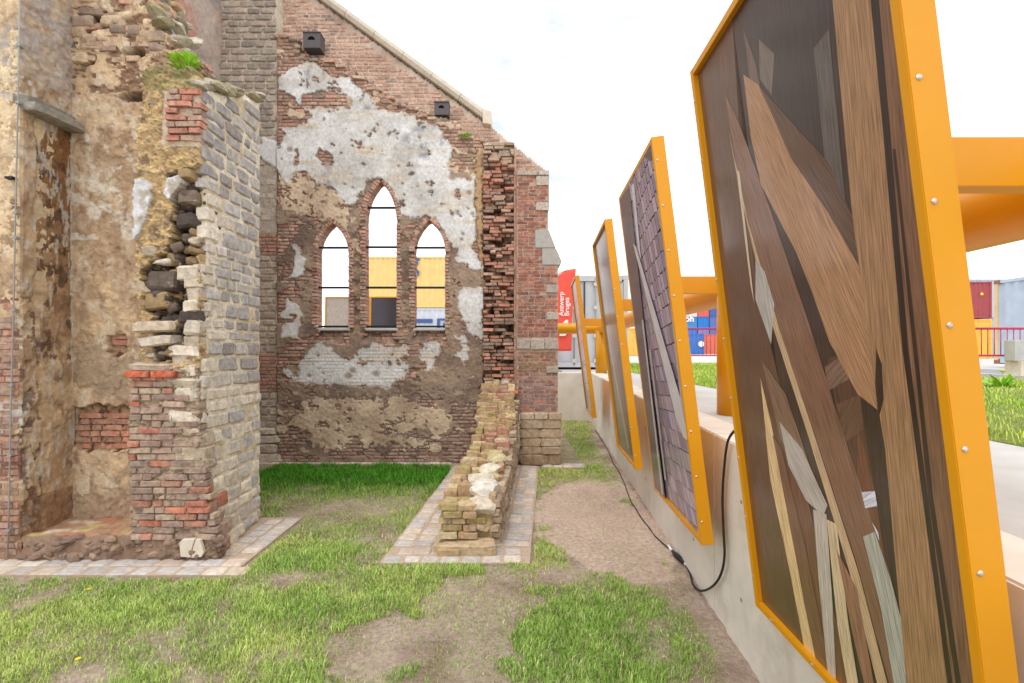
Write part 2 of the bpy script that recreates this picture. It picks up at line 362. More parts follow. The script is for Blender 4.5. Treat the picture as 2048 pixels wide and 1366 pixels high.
gcol *= rng.uniform(.8, 1.2, len(X))[:, None]
blades('grass', X, Y, ground_z(X, Y), h, .0018 + .0014 * rng.random(len(X)) + Y * .00042, gcol, 'short patchy green grass growing on the lower lawn by the ruin', 'grass')
n = 70000; X = rng.uniform(2.85, 8.95, n); Y = rng.uniform(2.0, 20, n); k = (fbm(X * 2, Y * 2, 6) + rng.random(n) * .4 > .5) & (rng.random(n) < np.clip(9 / Y, .25, 1)); X = X[k]; Y = Y[k]
t = np.clip(fbm(X, Y, 2) * 2 - .6 + rng.normal(0, .2, len(X)), 0, 1)[:, None]
blades('terrace_grass', X, Y, np.full(len(X), TZ + .005), .03 + .06 * rng.random(len(X)), .005 + Y * .0005, (S(206, 220, 100, .9) * (1 - t) + S(160, 200, 70, .9) * t) * rng.uniform(.8, 1.2, len(X))[:, None], 'bright yellow green grass strip on the raised terrace before the road', 'grass')

# ---- stone sett strips round the walls
paving = struct(box('sett_bed', (-4.6, 3.76, -.08), (-2.12, 4.2, .006), M['blk']))
paving.name = 'sett_paving'
bed_m = mat('sett_sand', 'c', col=S(214, 190, 166, .72), rough=1, var=.18, vscale=30, bump=.5, bscale=80, bdist=.008)
paving.data.materials.clear(); paving.data.materials.append(bed_m)
def bed(name, quad):
    v = [(x, y, -.08) for x, y in quad] + [(x, y, .0065) for x, y in quad]
    me = bpy.data.meshes.new(name); me.from_pydata(v, [], [(4, 5, 6, 7), (0, 1, 5, 4), (1, 2, 6, 5), (2, 3, 7, 6), (3, 0, 4, 7)]); return obj(name, me, bed_m, paving)
sl = lambda Y: .06 * (Y - 4.4)                        # drift of the side wall line
bed('sand_bed', [(-2.58, 4.2), (-2.12, 4.2), (-2.12, 5.06), (-2.58, 5.06)])
bed('sand_bed', [(-1.03 + sl(3.97), 3.97), (.17 + sl(3.97), 3.97), (.17 + sl(4.3), 4.295), (-1.03 + sl(4.3), 4.295)])
bed('sand_bed', [(-1.03 + sl(4.3), 4.3), (-.55 + sl(4.3), 4.3), (-.55 + sl(7.4), 7.4), (-1.03 + sl(7.4), 7.4)])
bed('sand_bed', [(-.25 + sl(4.3), 4.3), (.17 + sl(4.3), 4.3), (.22 + sl(7.3), 7.3), (-.25 + sl(7.4), 7.4)])
bed('sand_bed', [(.43, 7.2), (1.09, 7.2), (1.09, 7.45), (.43, 7.45)])
bed('sand_bed', [(-4.4, 7.42), (-.95, 7.42), (-.95, 7.6), (-4.4, 7.6)])
setts = []; SC1 = [S(216, 211, 205, .85), S(204, 202, 200, .8), S(222, 211, 198, .85), S(206, 190, 174, .82), S(196, 196, 196, .8), S(216, 200, 182, .85)]
def sett(x, y, sx, sy, rz=0.):
    setts.append((RD.choice(SE), (x + jit(.006), y + jit(.006), -.022 + jit(.004)), (jit(.03), jit(.03), rz + jit(.05)), (sx * RD.uniform(.86, .97), sy * RD.uniform(.86, .97), .07), pal(SC1, .1)))
for r, y in enumerate((3.835, 3.985)):
    x = -4.55 + r * .09
    while x < -2.15: 
        wdt = RD.uniform(.15, .20); sett(x + wdt / 2, y, wdt, .145); x += wdt
for c_, x in enumerate((-2.36, -2.20)):
    y = 4.14 + c_ * .05
    while y < 5.0: d = RD.uniform(.13, .17); sett(x, y + d / 2 - .02, .155, d); y += d
for r, y in enumerate((4.045, 4.205)):
    x = -1.02 + r * .07
    while x < .10: wdt = RD.uniform(.14, .18); sett(x + sl(y) + wdt / 2, y, wdt, .15); x += wdt
for x in (-.94, -.76, -.60):
    y = 4.31
    while y < 7.3: d = RD.uniform(.13, .17); sett(x + sl(y), y + d / 2, .165, d, -.06); y += d
for x in (-.15, -.0, .10):
    y = 4.31
    while y < 7.25: d = RD.uniform(.12, .16); sett(x + sl(y) + (y - 4.3) * .01, y + d / 2, .14, d, -.06); y += d
for y in (7.27, 7.39):
    x = .44
    while x < 1.02: sett(x + .075, y, .15, .115); x += .15
x = -4.3
while x < -1.0: sett(x + .085, 7.485, .17, .12); x += .17
place('sett', setts, paving, 300, 'sett_mass')

# ================================================================== GABLE WALL WITH LANCETS (lower wall)
GY0 = 7.55
gable = thing('gable_wall', P(760, 926, GY0), 'ruined gable wall with three pointed windows and peeling white plaster', 'wall')
WIN = [(635, 697, 508, 447), (731, 793, 440, 364), (829, 890, 503, 441)]; WBOT = 656
def lancet(x, y, wn, grow=0.):
    x0, x1, ys_, ya = wn; x0 -= grow; x1 += grow; ya -= grow * 1.2; hw = (x1 - x0) / 2; r = ys_ - ya; R = (r * r + hw * hw) / (2 * hw)
    low = (y > ys_) & (y < WBOT + grow * .3) & (x > x0) & (x < x1)
    up = (y <= ys_) & ((x - (x0 + R)) ** 2 + (y - ys_) ** 2 < R * R) & ((x - (x1 - R)) ** 2 + (y - ys_) ** 2 < R * R)
    return low | up
TOP = [(553, 72), (575, 68), (592, 80), (600, 112), (640, 116), (668, 124), (700, 140), (730, 158), (757, 182), (790, 206), (812, 214), (834, 222), (872, 236), (905, 243), (920, 262), (945, 272), (968, 282)]
def top_y(x): return np.interp(x, [p[0] for p in TOP], [p[1] for p in TOP])
W1 = [(617,121),(636,127),(662,153),(694,153),(722,175),(742,191),(757,220),(802,229),(834,239),(878,252),(885,271),(904,303),(896,328),(900,344),(917,353),(942,360),(955,338),(953,371),(950,453),(953,484),(939,497),(964,519),(964,544),(939,533),(912,522),(920,500),(892,478),(882,448),(857,431),(835,437),(794,431),(790,398),(780,371),(755,355),(731,368),(714,404),(703,412),(687,404),(676,385),(648,368),(621,363),(610,344),(593,346),(574,371),(555,335),(544,335),(527,325),(525,277),(547,280),(557,299),(566,271),(563,255),(592,252),(624,236),(598,204),(563,178),(560,159),(579,137),(598,137)]
WHITE = [W1,
 [(582,487),(593,484),(602,506),(613,528),(607,547),(593,561),(577,558),(585,541),(593,517)],
 [(578,594),(593,607),(602,632),(596,660),(599,684),(585,673),(560,676),(566,651),(566,624)],
 [(928,569),(966,577),(966,679),(945,673),(928,640),(912,599)],
 [(912,670),(928,673),(939,695),(931,728),(915,714),(923,698)],
 [(632,689),(665,689),(678,706),(698,720),(728,695),(747,689),(783,692),(824,695),(821,711),(797,720),(816,733),(810,758),(791,761),(788,775),(747,772),(720,775),(692,769),(665,772),(632,766),(593,766),(582,758),(566,736),(571,731),(596,750),(602,714),(618,703)],
 [(849,687),(882,687),(873,717),(865,742),(854,733),(840,717),(846,700)]]
WHOLE = [[(606,191),(640,181),(680,188),(702,203),(698,220),(660,215),(615,217),(600,205)], [(640,300),(665,312),(668,330),(645,335),(630,318)], [(905,380),(922,378),(925,395),(908,398)], [(588,300),(598,296),(600,330),(590,335)]]
CREAM = [[(557,345),(600,345),(650,366),(690,402),(705,440),(690,470),(660,446),(620,430),(575,420),(557,395)],
 [(582,838),(615,805),(690,790),(790,800),(870,812),(908,830),(905,852),(880,866),(800,858),(750,860),(712,872),(690,905),(662,902),(640,880),(618,884),(600,862)],
 [(745,868),(785,862),(800,880),(775,892),(750,888)], [(820,885),(850,880),(845,900),(815,900)], [(702,470),(722,470),(724,520),(704,520)]]
BROWN = [[(890,478),(925,505),(964,545),(966,700),(962,780),(930,795),(870,790),(800,785),(790,772),(820,760),(850,735),(895,690),(893,560)],
 [(556,765),(800,772),(960,770),(960,800),(800,800),(700,792),(590,812),(556,812)], [(595,430),(635,440),(634,520),(600,540),(590,480)], [(600,560),(632,560),(632,660),(612,690),(600,640)], [(640,395),(700,415),(725,410),(727,470),(702,520),(694,470),(665,445),(640,440)]]
st = 1.5
U, Vv = np.meshgrid(np.arange(554, 967.5, st), np.arange(60, 937, st))
def layer(polys, holes, U, V, amp, seed, extra=0.):
    wx = (fbm(U / 14, V / 14, seed, 5) - .5) * amp; wy = (fbm(U / 14 + 50, V / 14, seed + 1, 5) - .5) * amp; m = np.zeros(U.shape, bool)
    for p in polys: m |= pip(p, U + wx, V + wy)
    for p in holes: m &= ~pip(p, U + wx, V + wy)
    return m
PITS = [(RD.uniform(560, 960), RD.uniform(140, 780), .9 + 2.6 * RD.random() ** 2) for _ in range(110)]
PITS += [(905, 355, 7), (938, 358, 5), (955, 345, 5), (938, 387, 4.5), (580, 300, 5), (705, 742, 6), (752, 748, 6), (697, 752, 7), (720, 720, 3), (915, 425, 4), (945, 428, 4), (818, 452, 5)]
def gable_layers(U, V):
    wh = layer(WHITE, WHOLE, U, V, 22, 0); cr = layer(CREAM, [], U, V, 38, 2); br = layer(BROWN, [], U, V, 40, 4)
    flake = fbm(U / 9, V / 7, 3, 4)
    wh &= ~((fbm(U / 20, V / 20, 6, 4) > .70) & (flake > .5))
    br = br & (flake < .66); cr = cr & (fbm(U / 11, V / 8, 5, 4) < .64)
    br |= (fbm(U / 30, V / 22, 1, 5) > .535) & (V > 300); cr |= (fbm(U / 24, V / 18, 2, 5) > .66) & ((V > 780) | (V < 360)) & (V < 905)
    pit = np.zeros(U.shape)
    for (a, b, r) in PITS: pit = np.maximum(pit, np.clip(1.6 - ((U - a) ** 2 + ((V - b) * 1.15) ** 2) ** .5 / r, 0, 1))
    for wn in WIN:                                     # plaster stops short of the brick arches
        near = lancet(U, V, wn, 7.); br = br & ~near; cr = cr & ~near
        wh &= ~lancet(U + (fbm(U / 9, V / 9, 1) - .5) * 6, V, wn, 6.)
    return wh, cr, br, pit
wh, cr, br, pit = gable_layers(U, Vv)
H = -.007 + (fbm(U / 5, Vv / 3, 1, 3) - .5) * .014
gcol = np.ones(U.shape + (3,)) * S(165, 140, 118); gcol = mixc(gcol, S(120, 98, 86), (fbm(U / 12, Vv / 9, 2) - .42) * 5)
def put(m, h, c): 
    global H, gcol
    H = np.where(m, h, H); gcol = np.where(m[..., None], c, gcol)
lo = fbm(U / 45, Vv / 45, 3, 4)[..., None]
put(br, .003 + fbm(U / 6, Vv / 5, 4, 4) * .020, lerp(S(166, 144, 124), S(122, 104, 92), np.clip(lo * 2.6 - .8, 0, 1)))
put(cr, .008 + fbm(U / 8, Vv / 6, 5, 4) * .016, lerp(S(214, 192, 164), S(180, 154, 132), np.clip(lo * 2.4 - .7, 0, 1)))
stain = np.clip((fbm(U / 22, Vv / 26, 4, 5) - .48) * 6, 0, 1) * np.clip(np.maximum(1 - ((U - 640) ** 2 / 900 + (Vv - 145) ** 2 / 500), np.maximum(1 - ((U - 850) ** 2 / 2600 + (Vv - 285) ** 2 / 1500), np.maximum(1 - ((U - 650) ** 2 / 900 + (Vv - 350) ** 2 / 700), 1 - ((U - 745) ** 2 / 900 + (Vv - 205) ** 2 / 400)))) * 2.2, 0, 1)
whc = lerp(S(222, 220, 217), S(190, 186, 180), np.clip(lo * 2.5 - .9, 0, 1)); whc = mixc(whc, S(140, 140, 146), stain * .8)
whc = mixc(whc, S(206, 190, 168), (fbm(U / 60, Vv / 10, 6, 4) - .5) * 3)
thin = (Vv > 686) & (Vv < 780)                       # thin whitewash lets the courses show
Hw = .020 + (fbm(U / 26, Vv / 26, 2, 4) - .5) * .016; cours = np.abs(((Vv - 3) / 7.) % 1 - .5)
Hw = np.where(thin, .008 - .006 * (cours > .42) * (fbm(U / 18, Vv / 12, 5) > .47) - .005 * (np.abs(((U + 12 * (np.floor((Vv - 3) / 7.) % 2)) / 24.) % 1 - .5) > .46) + (fbm(U / 7, Vv / 6, 1) - .5) * .010, Hw)
put(wh, Hw, whc)
rim = wh & ~(np.roll(wh, 2, 0) & np.roll(wh, -2, 0) & np.roll(wh, 2, 1) & np.roll(wh, -2, 1)); gcol = np.where(rim[..., None], gcol * .86, gcol)
mk = pit * (wh | cr); H = H - .012 * mk; gcol = mixc(gcol, S(150, 128, 110), mk * .8)
band = np.clip(1 - np.abs(Vv - 783 - (fbm(U / 60, Vv / 60, 1) - .5) * 20) / 22, 0, 1); gcol = mixc(gcol, S(128, 112, 100), band * .45)
SILL = [[(620, 690), (640, 657), (694, 657), (700, 690)], [(717, 690), (734, 657), (790, 657), (796, 690)], [(820, 690), (832, 657), (888, 657), (893, 690)]]
def sill_h(U, V):
    m = np.zeros(np.shape(U), bool)
    for p in SILL: m |= pip(p, U, V)
    return np.where(m, -.14 * np.clip((688 - V) / 32, 0, 1), 0.)
H = H + sill_h(U, Vv)
pos = np.stack([(U - CX) / F * GY0, GY0 - H, HC - (Vv - HY) / F * GY0], -1)
uc = U[:-1, :-1] + st / 2; vc = Vv[:-1, :-1] + st / 2
keep = vc > top_y(uc) + (fbm(uc / 5, np.floor(vc / 7) * 3.1, 2, 2) - .5) * 14
for wn in WIN: keep &= ~lancet(uc, vc, wn, 3.2)
obj('plaster_face', grid_mesh('plaster_face', pos, gcol, keep, back=(0, .21, 0)), M['relief'], gable)
# bricks of the exposed areas: each course 53 mm
def grid_pick(arr, u, v): return arr[min(max(int(round((v - 60) / st)), 0), arr.shape[0] - 1), min(max(int(round((u - 554) / st)), 0), arr.shape[1] - 1)]
cover = (wh & ~thin) | cr | (br & (H > .012)) | (wh & thin)
items = []; BC_mid = [S(178, 128, 112), S(160, 112, 98), S(186, 138, 118), S(152, 122, 110), S(172, 140, 124), S(158, 104, 90)]; BC_low = [S(156, 122, 114), S(146, 110, 104), S(164, 124, 110), S(172, 142, 126), S(138, 112, 106)]
gs = GY0 / F; row = 0; v = 928.5
while v > 75:
    v -= 7.0; row += 1; u = 553 - (row % 2) * 12 + jit(2)
    while u < 962:
        L_ = RD.choice([24, 24, 12.5]) + jit(1.2); a, b = max(u, 555), min(u + L_, 965); u += L_
        if b - a < 6: continue
        c_ = (a + b) / 2
        if v < top_y(c_) + 4 or any(bool(lancet(np.array(xx), np.array(v), wn, 9.)) for wn in WIN for xx in (a, c_, b)): continue
        if all(grid_pick(cover, xx, yy) for xx in (a + 2, c_, b - 2) for yy in (v - 2, v + 2)): continue
        if RD.random() < .05: continue
        hh = float(sill_h(np.array([c_]), np.array([v]))[0]); pr = RD.uniform(-.012, .002)
        items.append((RD.choice(BR), ((c_ - CX) * gs, GY0 - hh - pr + .028, HC - (v - HY) * gs), (jit(.02), jit(.02), jit(.03)), ((b - a - 1.6) * gs, .07, 5.5 * gs), pal(BC_low if v > 780 else BC_mid, .22)))
# jamb and arch bricks lining the three lancets
def outline(wn, n=14):
    x0, x1, ys_, ya = wn; hw = (x1 - x0) / 2; r = ys_ - ya; R = (r * r + hw * hw) / (2 * hw); pts = []
    for k in range(int((WBOT - ys_) / 7)): pts.append((x0, WBOT - 3.5 - 7 * k, -1., 0.))
    a_end = math.acos((R - hw) / R)
    for k in range(n):
        a = a_end * (k + .5) / n; pts.append((x0 + R - R * math.cos(a), ys_ - R * math.sin(a), -math.cos(a), -math.sin(a)))
    return pts + [(x0 + x1 - p[0], p[1], -p[2], p[3]) for p in pts]
for wn in WIN:
    for (u, v, nu, nv) in outline(wn):
        wd = RD.choice([11, 11, 7.5]); cu, cv = u + nu * wd / 2, v + nv * wd / 2; ang = math.atan2(-nv, nu)
        items.append((RD.choice(BR), ((cu - CX) * gs, GY0 + .095 - RD.uniform(0, .012), HC - (cv - HY) * gs), (jit(.01), -ang, 0), (wd * gs, .215, 6.0 * gs), pal(BC_mid + [S(188, 140, 122)] * 2, .15)))
    x0, x1, ys_, ya = wn; pts = [(p[0] + p[2] * 1.2, p[1] + p[3] * 1.2) for p in outline(wn, 20)]; k = len(pts) // 2
    loop = [(x0 - 1.2, WBOT + 3)] + pts[:k] + pts[k:][::-1] + [(x1 + 1.2, WBOT + 3)]
    Vr = []; Q = []
    for (u, v) in loop: Vr += [((u - CX) * gs, GY0 + .012, HC - (v - HY) * gs), ((u - CX) * gs, GY0 + .205, HC - (v - HY) * gs)]
    for i in range(len(loop) - 1): Q.append((2 * i, 2 * i + 1, 2 * i + 3, 2 * i + 2))
    obj('window_reveal', mesh_np('window_reveal', Vr, Q, col=np.tile(S(176, 142, 126), (len(Vr), 1))), M['relief'], gable)
    a = P(x0 - 3, WBOT, GY0); b = P(x1 + 3, WBOT + 5, GY0)
    box('window_sill', (a.x, GY0 + .0, b.z), (b.x, GY0 + .205, a.z), M['blk'], gable, bevel=.006)
    for by in ((495, 575, 653) if wn[0] != 731 else (415, 494, 575, 653)):
        a = P(x0 - 1.5, by - 2, GY0 + .03); b = P(x1 + 1.5, by + 2, GY0 + .03)
        box('window_bar', (a.x, GY0 + .035, b.z), (b.x, GY0 + .06, a.z), M['bar'], gable)
# ragged coping bricks along the broken slope
for k in range(85):
    u = RD.uniform(556, 964); v = float(top_y(u)) + RD.uniform(-3, 14)
    items.append((RD.choice(BR), ((u - CX) * gs, GY0 + RD.uniform(.02, .10), HC - (v - HY) * gs), (jit(.06), jit(.06), jit(.2)), (RD.uniform(.08, .18), RD.uniform(.08, .15), .046), pal([S(176, 132, 112), S(150, 106, 92), S(186, 160, 138), S(120, 104, 96)], .2)))
place('brick', items, gable, 300, 'brick_mass')

# ================================================================== UPPER GABLE
UY = 7.78; us_ = UY / F
upper = thing('upper_gable', P(780, 350, UY), 'upper gable of pale pink brick with dark headers under a cream stone coping', 'gable')
CP = lambda x: (x - 640) * .7313                     # coping line, row as a function of column
def gab_in(u, v): return (v > CP(u) + 4) if u < 977 else (v > 249 + (u - 977) * .8)
U, Vv = np.meshgrid(np.arange(430, 1100, 4.), np.arange(-150, 420, 4.))
pos = np.stack([(U - CX) * us_, UY + .012 + (fbm(U / 6, Vv / 6, 1) - .5) * .012, HC - (Vv - HY) * us_], -1)
uc, vc = U[:-1, :-1] + 2, Vv[:-1, :-1] + 2
keep = np.where(uc < 977, vc > CP(uc) + 4, vc > 249 + (uc - 977) * .8) & (vc < np.where(uc < 950, top_y(uc) + 40, 420))
obj('mortar_face', grid_mesh('mortar_face', pos, mixc(np.ones(U.shape + (3,)) * S(206, 186, 168), S(170, 148, 132), (fbm(U / 30, Vv / 30, 2) - .4) * 3), keep, back=(0, .30, 0)), M['relief'], upper)
items = []; UC = [S(190, 146, 126), S(178, 132, 114), S(200, 160, 140), S(166, 120, 106), S(188, 150, 134)]; UD = [S(120, 104, 102), S(132, 108, 102)]
v = 345; row = 0
while v > -40:
    v -= 7.3; row += 1; u = 548 - (row % 2) * 11
    while u < 1096:
        L_ = RD.choice([22, 22, 11.5]) + jit(1); a, b = u, u + L_; u += L_; c_ = (a + b) / 2
        if not (gab_in(b, v - 4) and gab_in(a, v - 4)): continue
        if v > top_y(c_) + 18 and c_ < 962: continue
        if c_ > 1033 and v > 352: continue
        dk = fbm(np.array([c_ / 45]), np.array([v / 30]), 3, 3)[0] > .56
        items.append((RD.choice(BR), ((c_ - CX) * us_, UY + .034 - RD.uniform(0, .007), HC - (v - HY) * us_), (jit(.012), jit(.015), jit(.015)), ((L_ - 2.2) * us_, .05, 4.9 * us_), pal(UD + UC if dk and RD.random() < .8 else UC, .14)))
place('brick', items, upper, 300, 'brick_mass')
M['coping'] = mat('cream_coping_stone', 'c', col=S(226, 214, 196, .9), rough=.9, var=.12, vscale=8, bump=.4, bscale=50, bdist=.006)
A = P(520, CP(520), UY); B = P(974, 244, UY); d = (B - A); nseg = 8
for k in range(nseg):
    a = A + d * (k / nseg) + d.normalized() * .004; b = A + d * ((k + 1) / nseg) - d.normalized() * .004; nrm = Vector((-d.z, 0, d.x)).normalized()
    if nrm.z < 0: nrm = -nrm
    prof = [(0, -.05), (.05, -.085), (.10, -.085), (.10, .38), (0, .34)]
    V8 = []
    for e in (a, b):
        for (hn, dy) in prof: V8.append(tuple(e + nrm * hn + Vector((0, dy, 0))))
    n5 = len(prof); fs = [tuple(range(n5)), tuple(range(2 * n5 - 1, n5 - 1, -1))] + [(i, n5 + i, n5 + (i + 1) % n5, (i + 1) % n5) for i in range(n5)]
    me = bpy.data.meshes.new('coping_stone'); me.from_pydata(V8, [], fs); obj('coping_stone', me, M['coping'], upper)
a = P(966, 236, UY); b = P(983, 255, UY)
prism('coping_kneeler', [(a.x, b.z + .02), (b.x, b.z), (b.x, a.z + .06), (a.x, a.z + .10)], UY - .11, UY + .35, 1, M['coping'], upper, bevel=.008)

# ================================================================== GREY STONE PIER LEFT OF THE GABLE
pier = thing('stone_pier', P(500, 926, 7.56), 'tall grey stone pier left of the pointed windows, banded with red brick', 'pier')
PY = 7.58; ps = PY / F
U, Vv = np.meshgrid(np.arange(425, 557, 3.), np.arange(-150, 940, 3.))
H = (fbm(U / 8, Vv / 6, 2) - .5) * .02 - .006
pcol = mixc(np.ones(U.shape + (3,)) * S(204, 188, 168), S(176, 160, 142), (fbm(U / 22, Vv / 22, 3) - .42) * 3)
wp = pip([(525, 277), (547, 280), (558, 296), (558, 336), (544, 335), (527, 325), (515, 300)], U + (fbm(U / 9, Vv / 9, 2) - .5) * 16, Vv + (fbm(U / 9, Vv / 9, 4) - .5) * 16)
H = np.where(wp, .035, H); pcol = np.where(wp[..., None], S(214, 212, 210), pcol)
wp2 = pip([(515, 335), (560, 335), (560, 470), (515, 470)], U + (fbm(U / 9, Vv / 9, 2) - .5) * 20, Vv) ; H = np.where(wp2, .012 + (fbm(U / 9, Vv / 7, 1) - .5) * .02, H); pcol = np.where(wp2[..., None], S(176, 164, 150) * (.85 + .3 * fbm(U / 10, Vv / 10, 3))[..., None], pcol)
pos = np.stack([(U - CX) * ps, PY - H, HC - (Vv - HY) * ps], -1)
obj('mortar_face', grid_mesh('mortar_face', pos, pcol, None, back=(0, .4, 0)), M['relief'], pier)
items = []; bitems = []; v = 928.; PC = [S(140, 134, 128), S(124, 120, 118), S(158, 148, 138), S(134, 132, 122), S(170, 160, 148)]; PC2 = [S(178, 166, 150), S(168, 156, 142), S(160, 150, 136)]
while v > -60:
    red = (470 < v < 520) or (710 < v < 785); hgt = 7 if red else RD.uniform(12, 16)
    v -= hgt; u = 432 + jit(8) if not red else 432 - jit(10)
    while u < 552:
        L_ = (RD.choice([22, 11]) if red else RD.uniform(17, 34)); a, b = u, min(u + L_, 554); u += L_
        if b - a < 7: continue
        if v > 200 and b < 508: continue
        c_ = (a + b) / 2; vm = v + hgt / 2
        if (wp[int(np.clip((vm + 150) / 3, 0, wp.shape[0] - 1)), int((c_ - 425) / 3)]): continue
        if red: bitems.append((RD.choice(BR), ((c_ - CX) * ps, PY + .02 - RD.uniform(.004, .014), HC - (vm - HY) * ps), (jit(.02), jit(.02), jit(.02)), ((b - a - 1.2) * ps, .06, 5.8 * ps), pal([S(160, 98, 80), S(146, 92, 78), S(168, 116, 96)], .15)))
        else: items.append((RD.choice(ST), ((c_ - CX) * ps, PY + .026 - RD.uniform(0, .014), HC - (vm - HY) * ps), (jit(.03), jit(.03), jit(.03)), ((b - a - 3.) * ps, .07, (hgt - 3.4) * ps), pal(PC if v < 270 else PC2, .15)))
for k, (a, b, vm, hh) in enumerate(((517, 553, 862, 12), (515, 562, 878, 15), (515, 556, 896, 17), (515, 565, 915, 18))):
    items.append((RD.choice(ST), (((a + b) / 2 - CX) * ps, PY - .0, HC - (vm - HY) * ps), (jit(.04), jit(.04), jit(.04)), ((b - a) * ps, .12, hh * ps), pal([S(206, 196, 180), S(190, 178, 162)], .08)))
place('stone', items, pier); place('brick', bitems, pier)

# ================================================================== BROKEN SIDE WALL: torn upright edge + low stub
side = thing('broken_side_wall', (-.36, 5.9, 0), 'broken brick wall torn off the gable, stepping down to a mossy low stub', 'wall')
TY = 7.52; ts = TY / F; items = []
U, Vv = np.meshgrid(np.arange(944, 1034, 1.8), np.arange(283, 935, 1.8))
teeth = fbm(U / 9, Vv / 5, 1, 4); hole = np.clip((fbm(U / 16, Vv / 9, 3, 4) - .46) * 6, 0, 1) * (U > 966) * (U < 1027) * (Vv > 365) * (Vv < 800)
H = (teeth - .5) * .05 - hole * .12
tc_ = mixc(np.ones(U.shape + (3,)) * S(132, 100, 84), S(74, 58, 50), (fbm(U / 14, Vv / 10, 5) - .45) * 6); tc_ = mixc(tc_, S(176, 150, 120), (fbm(U / 12, Vv / 12, 6) - .58) * 8)
ed = (U < 964 + (fbm(U / 6, Vv / 9, 2) - .5) * 14) & (Vv < 560); H = np.where(ed, .02 + (fbm(U / 5, Vv / 6, 2) - .5) * .03, H); tc_ = np.where(ed[..., None], S(184, 152, 116) * (.75 + .5 * fbm(U / 8, Vv / 8, 3))[..., None], tc_)
ed2 = U > 1028; H = np.where(ed2, .05, H); tc_ = np.where(ed2[..., None], S(196, 158, 140) * (.8 + .4 * fbm(U / 8, Vv / 14, 3))[..., None], tc_)
pos = np.stack([(U - CX) * ts, TY + .02 - H, HC - (Vv - HY) * ts], -1); uc, vc = U[:-1, :-1], Vv[:-1, :-1]
lft = np.interp(vc, [283, 330, 400, 560, 790, 935], [958, 950, 950, 963, 964, 964]) + (fbm(uc / 5, vc / 8, 4) - .5) * 12
keep = (uc > lft) & (vc > 296 + (fbm(np.floor(uc / 18) * 3.3, vc * 0, 2, 1) - .5) * 22)
obj('broken_core', grid_mesh('broken_core', pos, tc_, keep, back=(0, .25, 0)), M['relief'], side)
v = 800.; row = 0; TC = [S(190, 116, 92), S(166, 102, 84), S(196, 128, 104), S(146, 98, 84), S(134, 106, 94), S(176, 138, 118)]
while v > 292:
    v -= 7.0; row += 1; u = 966 - (row % 2) * 8 + jit(3)
    while u < 1024:
        L_ = RD.choice([24, 22, 12]) + jit(2); a, b = max(u, 966), min(u + L_, 1029); u += L_
        if b - a < 6 or RD.random() < (.24 if v > 375 else .05): continue
        hv = float(fbm(np.array([a / 16.]), np.array([v / 9.]), 3, 4)[0]); out_ = RD.choice([0, .02, .05, .08, .12]) * (1 if hv < .5 else .3)
        cc_ = pal(TC, .2) if v > 330 else pal([S(166, 132, 112), S(140, 124, 92), S(176, 158, 138)], .15)
        if 640 < v < 700 and RD.random() < .5: cc_ = pal([S(110, 88, 78), S(96, 78, 70)], .1)
        items.append((RD.choice(BR), (((a + b) / 2 - CX) * ts, TY + .02 - out_ + .05, HC - (v - HY) * ts), (jit(.04), jit(.03), jit(.08)), ((b - a - 1.4) * ts, .14, 5.8 * ts), cc_))
# stub
prof_y = [4.28, 4.6, 4.9, 5.5, 6.0, 6.45, 6.8, 7.05, 7.25, 7.40, 7.52]; prof_z = [.36, .40, .41, .45, .49, .54, .70, .86, 1.00, 1.12, 1.25]
pz = lambda y: float(np.interp(y, prof_y, prof_z))
XL, XR = -.63, -.135
V_ = []; Fq = []; yy_ = np.linspace(4.30, 7.53, 34)
for y in yy_:
    zt = pz(y) - .05
    V_ += [(XL + .03 + sl(y), y, -.05), (XL + .03 + sl(y), y, zt), (XR - .03 + sl(y), y, zt), (XR - .03 + sl(y), y, -.05)]
for i in range(len(yy_) - 1):
    a = 4 * i
    Fq += [(a, a + 1, a + 5, a + 4), (a + 1, a + 2, a + 6, a + 5), (a + 2, a + 3, a + 7, a + 6)]
Fq += [(3, 2, 1, 0)]
obj('stub_core', mesh_np('stub_core', V_, Fq, col=np.tile(S(176, 152, 112), (len(V_), 1))), M['relief'], side)
MOSS = [S(172, 152, 86), S(156, 138, 70), S(186, 162, 116), S(170, 136, 92), S(200, 182, 136), S(158, 126, 88)]; sit = []
y = 4.36
while y < 7.5:
    d = RD.uniform(.085, .13); x = XL + RD.uniform(-.02, .03)
    while x < XR - .06:
        wd = RD.choice([.17, .17, .10, .13]); wd = min(wd, XR - x)
        zt = pz(y + d / 2) + RD.choice([-.05, 0, 0, .0, .05]) * (1 if y < 6.6 else .5)
        if wd > .05 and RD.random() > .06:
            cc_ = pal(MOSS, .18) if RD.random() < .90 else pal([S(186, 124, 98), S(176, 130, 100)], .1)
            tgt = sit if (x > -.42 and RD.random() < .35) else items
            if tgt is sit: cc_ = pal([S(206, 196, 172), S(216, 208, 194), S(186, 172, 132)], .1)
            tgt.append((RD.choice(RK) if tgt is sit else RD.choice(BR), (x + wd / 2 + sl(y), y + d / 2, zt - .05), (jit(.08), jit(.08), jit(.12)), (wd * (1.1 if tgt is sit else .97), d * (1.3 if tgt is sit else 1.0), .12), cc_))
        x += wd
    y += d
# stepping bricks where the stub climbs into the torn edge
for k in range(30):
    y = 7.50 - k * .024; z0 = pz(y)
    for x in (XL + .06, XL + .2, XL + .34, XL + .44):
        if RD.random() < .3: continue
        items.append((RD.choice(BR), (x + sl(y) + jit(.03), y, z0 - .03 + jit(.02)), (jit(.05), jit(.05), jit(.1)), (RD.uniform(.12, .18), .10, .046), pal(MOSS if z0 < 1.05 else MOSS + TC, .18)))
